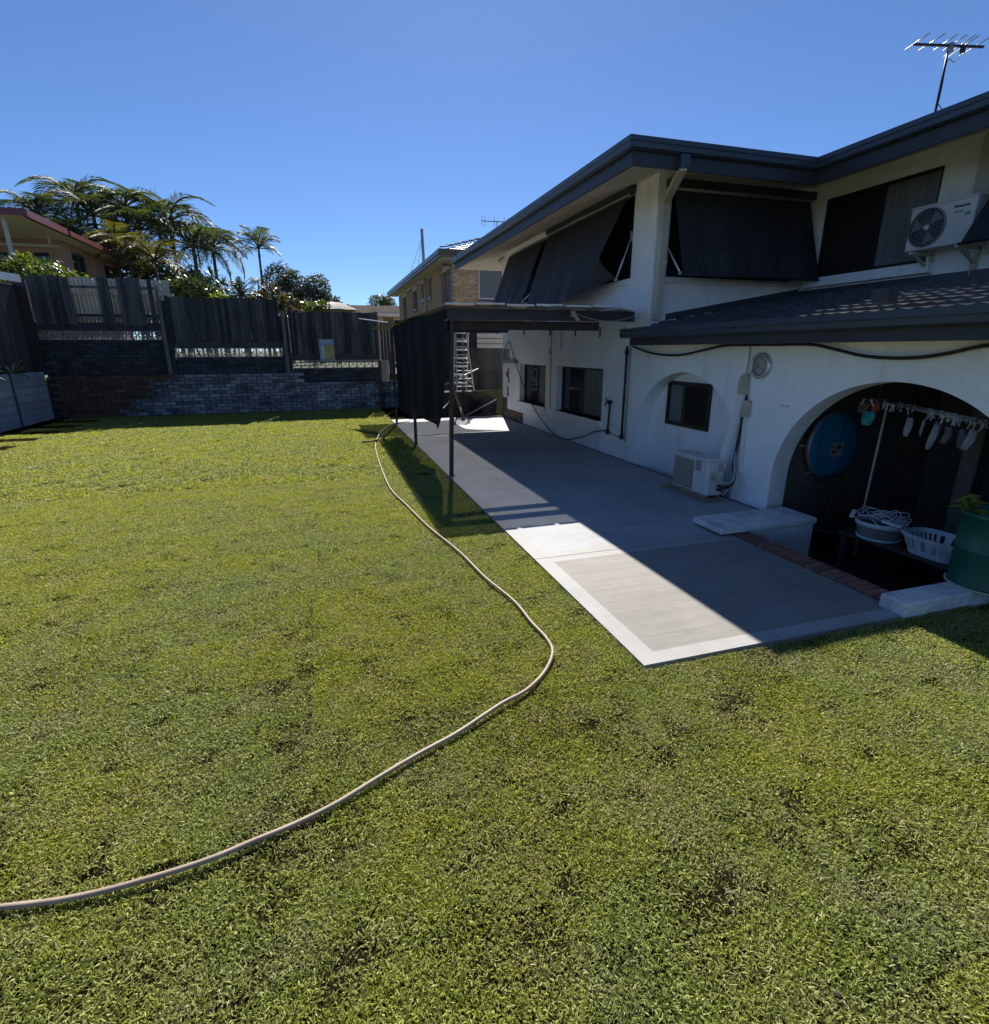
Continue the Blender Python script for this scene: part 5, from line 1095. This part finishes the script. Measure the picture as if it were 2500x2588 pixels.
tp = MB().box((xs_+.012, ys_+.012, 1.1), (6.57, ys_+.0195, 5.5)).build('front_brick_bed', 'tanmortar', th)
for r in range(22):
    z = 5.44-r*.0865
    for k in range(5):
        x = xs_+.125+k*.24+(.12 if r % 2 else 0)
        if x < 6.5: inst('brick', tb_, tp, (x, ys_+.010, z))
tp2 = MB().box((xs_+.012, ys_+.0201, 1.1), (xs_+.0195, 23.74, 5.5)).box((xs_+.012, 25.41, 1.1), (xs_+.0195, 27.79, 5.5)).build('side_brick_bed', 'tanmortar', th)
for r in range(20):
    z = 5.44-r*.0865
    for k in range(18):
        y = ys_+.125+k*.24+(.12 if r % 2 else 0)
        if y < 23.62 or 25.52 < y < 27.68: inst('brick', tb_, tp2, (xs_+.010, y, z), (0, 0, -math.pi/2))
for i, (y0_, y1_, z0_, z1_) in enumerate(wins):
    w = MB().box((xs_+.20, y0_, z0_), (xs_+.22, y1_, z1_)).build('window', 'paleglass' if i in (0,) else 'glass', th)
    b = MB()
    for a, c in ((y0_, y0_+.05), (y1_-.05, y1_), ((y0_+y1_)/2-.025, (y0_+y1_)/2+.025)): b.box((xs_+.15, a, z0_), (xs_+.198, c, z1_))
    b.box((xs_+.15, y0_+.05, z1_-.05), (xs_+.197, y1_-.05, z1_)); b.box((xs_+.15, y0_+.05, z0_), (xs_+.197, y1_-.05, z0_+.05)); b.build('frame', 'greymetal', w)
    MB().box((xs_-.05, y0_-.05, z0_-.14), (xs_+.2, y1_+.05, z0_-.002)).build('sill', 'browntrim', w)
    MB().box((xs_+.01, y0_, z1_+.002), (xs_+.25, y1_, 5.50)).build('head_panel', 'cream', w)
w = MB().box((6.58, ys_+.12, 4.03), (7.72, ys_+.14, 5.34)).build('window', 'curtain', th)
b = MB(); b.box((6.58, ys_+.05, 5.26), (7.72, ys_+.119, 5.34)); b.box((6.58, ys_+.05, 4.03), (7.72, ys_+.119, 4.08)); b.box((6.58, ys_+.05, 4.08), (6.62, ys_+.118, 5.26)); b.box((7.62, ys_+.05, 4.08), (7.72, ys_+.118, 5.26)); b.build('frame', 'whitepaint', w)
MB().box((6.58, ys_-.02, 5.342), (9.0, ys_+.019, 5.52)).build('head_panel', 'cream', w); MB().box((6.58, ys_-.03, 3.93), (7.75, ys_+.019, 4.029)).build('sill', 'browntrim', w)
ez_ = 5.78
MB().box((4.90, 22.75, 5.50), (14, ys_+.02, 5.53)).box((4.90, ys_+.021, 5.50), (xs_+.01, 40, 5.53)).build('soffit', 'soffit', th)
MB().box((4.80, 22.62, 5.50), (4.90, 40.1, 5.60)).box((4.90, 22.62, 5.50), (14, 22.72, 5.60)).build('fascia', 'browntrim', th)
MB().box((4.76, 22.58, 5.602), (4.89, 40.1, 5.78)).box((4.89, 22.58, 5.602), (14, 22.71, 5.78)).build('gutter', 'browntrim', th)
TZ, TS = 5.74, .36
b = MB(); b.quad([(4.85, 22.68, TZ), (4.85, 40, TZ), (9.4, 35.4, TZ+TS*4.55), (9.4, 27.2, TZ+TS*4.55)]); b.quad([(4.85, 22.68, TZ), (9.4, 27.2, TZ+TS*4.55), (14, 22.68, TZ)]); b.quad([(14, 22.68, TZ), (9.4, 27.2, TZ+TS*4.55), (9.4, 35.4, TZ+TS*4.55), (14, 40, TZ)])
tr_ = b.build('roof', 'browntile', th); TT = tile_mesh('browntile')
lay(tr_, (4.95, 22.66, TZ+.005), (1, 0, 0), (0, 1, 0), math.atan(TS), 9, 14, .305, .34, keep=lambda r, c: c > r, me=TT)
b = MB()
for k in range(11):
    d0, d1 = .1+k*.40, .1+(k+1)*.40+.04; b.bar((4.85+d0, 22.68+d0, TZ+TS*d0+.10), (4.85+d1, 22.68+d1, TZ+TS*d1+.07), .24, .05)
b.build('hip_capping', 'browntile', tr_)
MB().tube([(xs_-.06, 29.2, 1.2), (xs_-.06, 29.2, 5.5)], .06, 8).build('downpipe', 'cream', th, True)
b = MB(); b.lathe((xs_-.25, 23.55, 5.34), [(0, -.05), (.09, -.04), (.11, .04), (0, .06)], 10); b.bar((xs_-.22, 23.55, 5.36), (xs_+.01, 23.55, 5.30), .05); b.build('wall_lamp', 'darkmetal', th)
fl = thing('vent_pole', (6.1, 33, 6.3), 'tall pale vent pole with guy wires standing over the tan house roof', 'pole')
MB().tube([(6.10, 33, 6.1), (6.05, 33, 8.38)], .085, 10).build('pole', 'conduit', fl, True); MB().lathe((6.05, 33, 8.38), [(.085, 0), (.09, .06), (.05, .11), (0, .12)], 10).build('cap', 'conduit', fl, True)
for p in ((5.2, 32.6, 6.05), (5.62, 32.4, 6.2)): MB().tube([p, (6.02, 32.92, 8.0)], .012, 5).build('guy_wire', 'conduit', fl)
at = thing('far_antenna', (9.5, 30, 7.4), 'small television antenna just above the long eave, over the tan house', 'antenna')
MB().tube([(9.5, 30, 7.2), (9.5, 30, 8.45)], .022, 6).build('mast', 'greymetal', at); MB().bar((8.66, 30, 8.42), (10.2, 30, 8.44), .04).build('boom', 'greymetal', at)
for x in (8.68, 8.84, 9.36, 9.9, 10.1): MB().tube([(x, 30, 8.18), (x, 30, 8.66)], .012, 5).build('rod', 'greymetal', at)
fh = thing('far_house', (4, 46, 1.15), 'distant house with grey corrugated roof between the trees and the tan house', 'house')
MB().prism([(-1.5, 45, 4.72), (9, 45, 4.72), (9, 48.5, 5.55), (-1.5, 48.5, 5.5)], (0, 0, -.06)).build('roof', 'greyroof', fh)
b = MB()
for k in range(70): b.bar((-1.4+k*.15, 44.98, 4.745), (-1.4+k*.15, 48.48, 5.545), .04, .035)
b.build('roof_ribs', 'greyroof', fh)
b = MB(); holed(b, 'y', 45.5, 45.7, -1.2, 8.8, 1.1, 4.66, [(5.0, 5.8, 3.9, 4.45)]); b.build('wall', 'cream', fh); MB().box((-1.4, 44.9, 4.50), (9, 44.97, 4.72)).build('gutter', 'whitepaint', fh); MB().box((5.0, 45.6, 3.9), (5.8, 45.62, 4.45)).build('window', 'glass', fh)
b = MB(); b.tube([(4.66, 47, 5.2), (4.66, 47, 6.1)], .02, 5).bar((4.3, 47, 6.1), (5.0, 47, 6.1), .03); tag(b.build('roof_antenna', 'greymetal', None, off=(4.66, 47, 5.2)), 'tiny antenna on the distant grey roof', 'antenna')
um = thing('patio_umbrella', (.75, 28, 1.15), 'grey and white patio umbrella showing over the right fence bay', 'umbrella')
for k in range(8):
    a0, a1 = k*math.pi/4+.2, (k+1)*math.pi/4+.2
    def pan(u, v):
        a = a0+(a1-a0)*u; r_ = 1.2*v*(1-.04*math.sin(math.pi*u)); return (.75+r_*math.cos(a), 28+r_*math.sin(a), 4.16-.36*v**2.2-.02*math.sin(math.pi*u)*v)
    MB().grid(pan, 5, 6).build('panel', 'umbrellapale' if k in (5, 7) else 'umbrella', um, True)
MB().tube([(.75, 28, 1.15), (.75, 28, 4.15)], .03, 8).build('pole', 'greymetal', um); MB().lathe((.75, 28, 4.15), [(.05, 0), (.03, .05), (0, .06)], 8).build('finial', 'greymetal', um)
tag(MB().prism([(-1.1, 27, 3.2), (-.72, 27, 3.2), (-1.0, 27, 3.95)], (0, .15, 0)).build('folded_sail', 'umbrellapale', None, off=(-.9, 27, 3.3)), 'pale pointed canvas peak left of the patio umbrella', 'canvas')

# ================================================================== palms, trees and shrubs
def frond_mesh(L, seed, m, n=30, droop=1.0, leaf=.55, wid=.033):
    g = np.random.default_rng(seed); V = []; F = []; rn = []
    def rach(t): return np.array([L*(.95*t-.18*droop*t*t*t), 0, L*(.42*t-.72*droop*t**2.3)])
    ts = np.linspace(0, 1, 9)
    for i in range(8):
        p, q = rach(ts[i]), rach(ts[i+1]); w = .022*(1-ts[i])+.005; k = len(V)
        V += [p+[0, -w, 0], p+[0, w, 0], q+[0, w*.85, 0], q+[0, -w*.85, 0], p+[0, 0, -w], q+[0, 0, -w*.85]]; F += [(k, k+1, k+2, k+3), (k+1, k+4, k+5, k+2), (k+4, k, k+3, k+5)]; rn += [.9]*3
    for i in range(n):
        t = .16+.84*i/(n-1); p = rach(t); d = rach(min(1, t+.02))-rach(t-.02); d /= np.linalg.norm(d)
        for s_ in (-1, 1):
            l = leaf*L*.5*math.sin(math.pi*min(.97, .22+.74*t))*g.uniform(.8, 1.15); side = np.array([0, s_, 0]); dr = g.uniform(.25, .75)
            v1 = d*.55+side*.8+np.array([0, 0, .20-dr*.25]); v1 /= np.linalg.norm(v1); v2 = v1+np.array([0, 0, -dr*1.2]); v2 /= np.linalg.norm(v2)
            wv = np.cross(v1, [0, 0, 1.0]); wv /= np.linalg.norm(wv)+1e-9; wv = wv*.8+np.array([0, 0, g.uniform(-.5, .5)]); w = wid*L*.33*g.uniform(.7, 1.2)
            k = len(V); a = p; b_ = a+v1*l*.5; c = b_+v2*l*.5
            V += [a-wv*w*.5, a+wv*w*.5, b_-wv*w, b_+wv*w, c-wv*w*.1, c+wv*w*.1]; F += [(k, k+1, k+3, k+2), (k+2, k+3, k+5, k+4)]; q = g.uniform(); rn += [q, q]
    return np_mesh('frond', V, F, m, rn)
FR = {k: [frond_mesh(1.0, 50+i+j*10, m, 34, dr, lf) for i in range(3)] for j, (k, m, dr, lf) in enumerate((('q', 'palm', 1.2, .70), ('k', 'palm', .8, .75), ('g', 'goldpalm', .95, .7), ('c', 'darkleaf', .55, .5)))}
def palm(x, y, z0, zc, L, n, kind, label, tr=.11, lean=0.0, lo=-.55, hi=1.25):
    o = thing('palm_tree', (x, y, z0), label, 'palm tree', 'palms beyond the back fence')
    top = Vector((x+lean, y, zc)); MB().tube([(x, y, z0), (x+lean*.5, y, (z0+zc)/2), top], [tr*1.3, tr, tr*.8], 8).build('trunk', 'trunk', o, True)
    if kind in 'qk': MB().tube([top-Vector((0, 0, .5)), top+Vector((0, 0, .1))], [tr*1.05, tr*.5], 8).build('crownshaft', 'palm' if kind == 'k' else 'trunk', o, True)
    for k in range(n):
        a = k*2.399+rng.uniform(-.3, .3); e = lo+(hi-lo)*((k+.5)/n)**.8; s_ = L*rng.uniform(.82, 1.12)
        f = inst('frond', FR[kind][k % 3], o, top); f.rotation_euler = (rng.uniform(-.25, .25), -e*.75, a); f.scale = (s_,)*3
    return o
palm(-13.4, 37, 1.15, 8.7, 2.7, 15, 'q', 'feathery palm at the far left of the palm group behind the red roof')
palm(-12.2, 39, 1.15, 9.9, 3.0, 15, 'q', 'tallest feathery palm of the left palm group')
palm(-10.9, 37, 1.15, 8.9, 2.9, 15, 'q', 'feathery palm right of the tallest palm, over the red roof')
palm(-9.6, 38, 1.15, 9.6, 2.8, 15, 'q', 'tall palm with upright top fronds in the middle of the palm group')
palm(-8.6, 36, 1.15, 8.2, 2.8, 15, 'q', 'dense palm in the middle, just below the tall upright-topped palm')
palm(-7.5, 38, 1.15, 9.0, 3.0, 15, 'q', 'broad drooping palm right of the middle of the group')
palm(-6.3, 37, 1.15, 7.6, 3.1, 15, 'q', 'rightmost big palm of the group with long drooping fronds')
palm(-11.6, 36, 1.15, 7.4, 2.6, 15, 'q', 'lower palm in front of the tallest one, just over the red gutter')
palm(-5.6, 39, 1.15, 7.9, 2.6, 15, 'q', 'farthest right palm of the group, partly behind its neighbour')
palm(-14.9, 40, 1.15, 8.3, 2.7, 15, 'q', 'partly hidden palm behind the left house at the picture edge')
palm(-3.0, 38, 1.15, 7.85, 1.9, 13, 'k', 'slender solitary palm standing clear against the sky', .075, 0.05, -.5, 1.5)
palm(-3.35, 38.5, 1.15, 6.1, 1.0, 7, 'k', 'small drooping palm leaning beside the slender solitary palm', .04, .1, -.7, .3)
palm(-8.3, 32, 1.15, 6.3, 2.0, 14, 'g', 'golden palm at the end of the red-roofed house', .07)
palm(-7.0, 31, 1.15, 6.0, 1.9, 14, 'g', 'yellowing golden palm between the red-roofed house and the dark yucca', .06)
palm(-9.2, 33.5, 1.15, 6.9, 2.1, 12, 'g', 'golden palm highest behind the end of the red gutter', .07)
palm(-2.75, 24.5, 1.15, 4.05, 1.0, 16, 'c', 'dark cycad showing over the middle fence bay', .12, 0, -.2, 1.2)
def crown(parent, name, blobs, n, size, m, seed, aspect=.55):
    """leaf faces through the volume of several ellipsoids, denser towards their shells"""
    g = np.random.default_rng(seed); V = np.zeros((n*4, 3)); vol = np.array([b_[3]*b_[4]*b_[5] for b_ in blobs]); pk = g.choice(len(blobs), n, p=vol/vol.sum())
    B = np.array(blobs)[pk]; d = g.normal(size=(n, 3)); d /= np.linalg.norm(d, axis=1)[:, None]; rr = g.uniform(.25, 1, n)**.45*(1+.16*np.sin(d[:, 0]*9+B[:, 0]*5)*np.sin(d[:, 2]*8+d[:, 1]*6))
    C = B[:, :3]+d*rr[:, None]*B[:, 3:6]; nv = d+g.normal(size=(n, 3))*.8; nv /= np.linalg.norm(nv, axis=1)[:, None]
    t = np.cross(nv, g.normal(size=(n, 3))); t /= np.linalg.norm(t, axis=1)[:, None]; u = np.cross(nv, t); s_ = size*g.uniform(.6, 1.3, n)[:, None]
    V[0::4] = C-t*s_; V[1::4] = C-u*s_*aspect; V[2::4] = C+t*s_; V[3::4] = C+u*s_*aspect
    F = np.arange(n*4).reshape(n, 4); me = np_mesh(name, V-np.array(wloc(parent)), F, m, g.uniform(size=n)); o = bpy.data.objects.new(name, me); COL.objects.link(o); o.parent = parent; return o
def tree(nm, label, cat, base, blobs, n, size, m, seed, tr=.1, aspect=.55, group='shrubs and trees beyond the back fence'):
    o = thing(nm, base, label, cat, group); b = MB(); bx, by, bz = base
    for k, q in enumerate(blobs[:5]):
        mid = ((bx+q[0])/2+.1*math.sin(k*3), (by+q[1])/2, bz+(q[2]-bz)*.45); b.tube([(bx, by, bz), mid, (q[0], q[1], q[2])], [tr, tr*.7, tr*.25], 6)
    b.build('trunk', 'bark', o, True); crown(o, 'crown', blobs, n, size, m, seed, aspect); return o
tree('garden_hedge', 'sunlit yellow-green hedge over the leftmost fence bay', 'hedge', (-8.2, 22.3, 1.2), [(-9.3, 22.4, 4.35, .75, .5, .55), (-8.6, 22.2, 4.45, .6, .45, .55), (-7.9, 22.1, 4.2, .6, .5, .6), (-7.25, 22.0, 3.95, .55, .45, .5), (-10.2, 22.6, 4.4, .8, .5, .6)], 3000, .075, 'hedge', 21, .06)
tree('grey_tree', 'round grey-green tree beside the slender solitary palm', 'tree', (-1.7, 38, 1.15), [(-2.0, 38, 6.3, .95, .9, .85), (-1.2, 38.2, 5.9, .9, .9, .9), (-1.7, 38, 5.2, 1.2, 1, .9)], 5200, .075, 'greyleaf', 22, .14)
tree('grey_tree', 'second grey-green tree, right of the round one', 'tree', (.1, 38.4, 1.15), [(0.2, 38.4, 5.8, .85, .9, .85), (-.3, 38.3, 5.1, 1.0, 1, .9), (.6, 38.4, 4.9, .7, .8, .7)], 4800, .075, 'greyleaf', 23, .14)
tree('low_shrub', 'thin low shrub at the right end of the trees', 'shrub', (1.2, 38, 1.15), [(1.1, 38, 4.75, .6, .6, .55), (1.8, 38, 4.4, .6, .6, .4), (.7, 37.5, 4.5, .5, .6, .5)], 1500, .09, 'greyleaf', 24, .06)
tree('glossy_shrub', 'bronze glossy-leaved shrub over the post between the middle and right bays', 'shrub', (-1.5, 25, 1.15), [(-1.7, 25, 4.0, .6, .5, .65), (-1.0, 25.2, 3.7, .55, .5, .55), (-2.2, 25, 3.7, .45, .5, .5)], 1300, .085, 'bronzeleaf', 25, .05)
tree('leafy_shrub', 'bright leafy shrub right of the bronze shrub', 'shrub', (-.3, 27, 1.15), [(-.2, 27, 3.75, .5, .5, .35), (.3, 27.2, 3.9, .4, .4, .3)], 700, .075, 'hedge', 26, .04)
tree('mixed_shrub', 'mottled shrub over the left end of the middle fence bay', 'shrub', (-4.4, 25, 1.15), [(-4.6, 25, 4.2, .7, .5, .6), (-3.9, 25, 4.0, .6, .5, .5), (-5.2, 25.3, 4.1, .6, .5, .6)], 1900, .08, 'shrub', 27, .05)
tree('yellow_shrub', 'yellow-leaved shrub over the centre of the middle fence bay', 'shrub', (-3.3, 24, 1.15), [(-3.4, 24, 3.8, .5, .4, .35), (-3.0, 24, 3.7, .35, .4, .3)], 600, .075, 'lemonleaf', 28, .04)
tree('back_thicket', 'dark thicket filling the gap under the palms', 'shrub', (-7.0, 34, 1.15), [(-9.0, 34.5, 5.0, 1.2, .8, 1.2), (-7.2, 34, 4.8, 1.3, .8, 1.4), (-5.6, 34, 4.8, 1.2, .8, 1.1), (-10.6, 35.5, 6.6, 1.5, .8, 1.1), (-12.4, 36.5, 6.8, 1.5, .8, 1.1), (-8.4, 35.5, 6.4, 1.2, .8, .9), (-4.2, 34, 4.4, 1.0, .8, .8), (-12.2, 39.5, 7.2, 1.4, .8, .8), (-9.8, 39.5, 7.0, 1.3, .8, .8), (-7.4, 39.5, 6.2, 1.2, .8, .8)], 6600, .14, 'darkleaf', 29, .12)
tree('brown_thicket', 'reddish brown dry shrub between the cycad and the bronze shrub', 'shrub', (-2.2, 29, 1.15), [(-2.6, 29, 4.2, .5, .5, .5), (-1.8, 29, 4.0, .5, .5, .45)], 700, .08, 'bronzeleaf', 30, .05)
tree('far_tree', 'small tree peeping past the far end of the tan house', 'tree', (4.9, 46, 1.15), [(5.3, 50, 5.9, 1.0, 1, .7), (5.9, 50, 5.7, .8, 1, .7)], 1500, .10, 'shrub', 31, .1)
yu = thing('yucca', (-4.15, 26, 1.15), 'dark spiky yucca clump over the middle fence bay', 'plant', 'shrubs and trees beyond the back fence')
MB().tube([(-4.15, 26, 1.15), (-4.15, 26, 4.3)], .09, 8).build('trunk', 'bark', yu, True); sp = []
for (cx, cz, rr) in ((-4.5, 4.6, .55), (-3.9, 4.85, .6), (-4.2, 4.35, .55), (-3.5, 4.55, .5), (-4.9, 4.3, .45)):
    for k in range(46):
        a = rng.uniform(0, 6.283); e = rng.uniform(-.5, 1.4); sp.append(((cx, 26, cz), (math.cos(a)*math.cos(e), math.sin(a)*math.cos(e), math.sin(e)), rr*rng.uniform(.8, 1.2), .055))
leaf_cards(sp, 'darkleaf', 'leaves', yu, 6, .2)
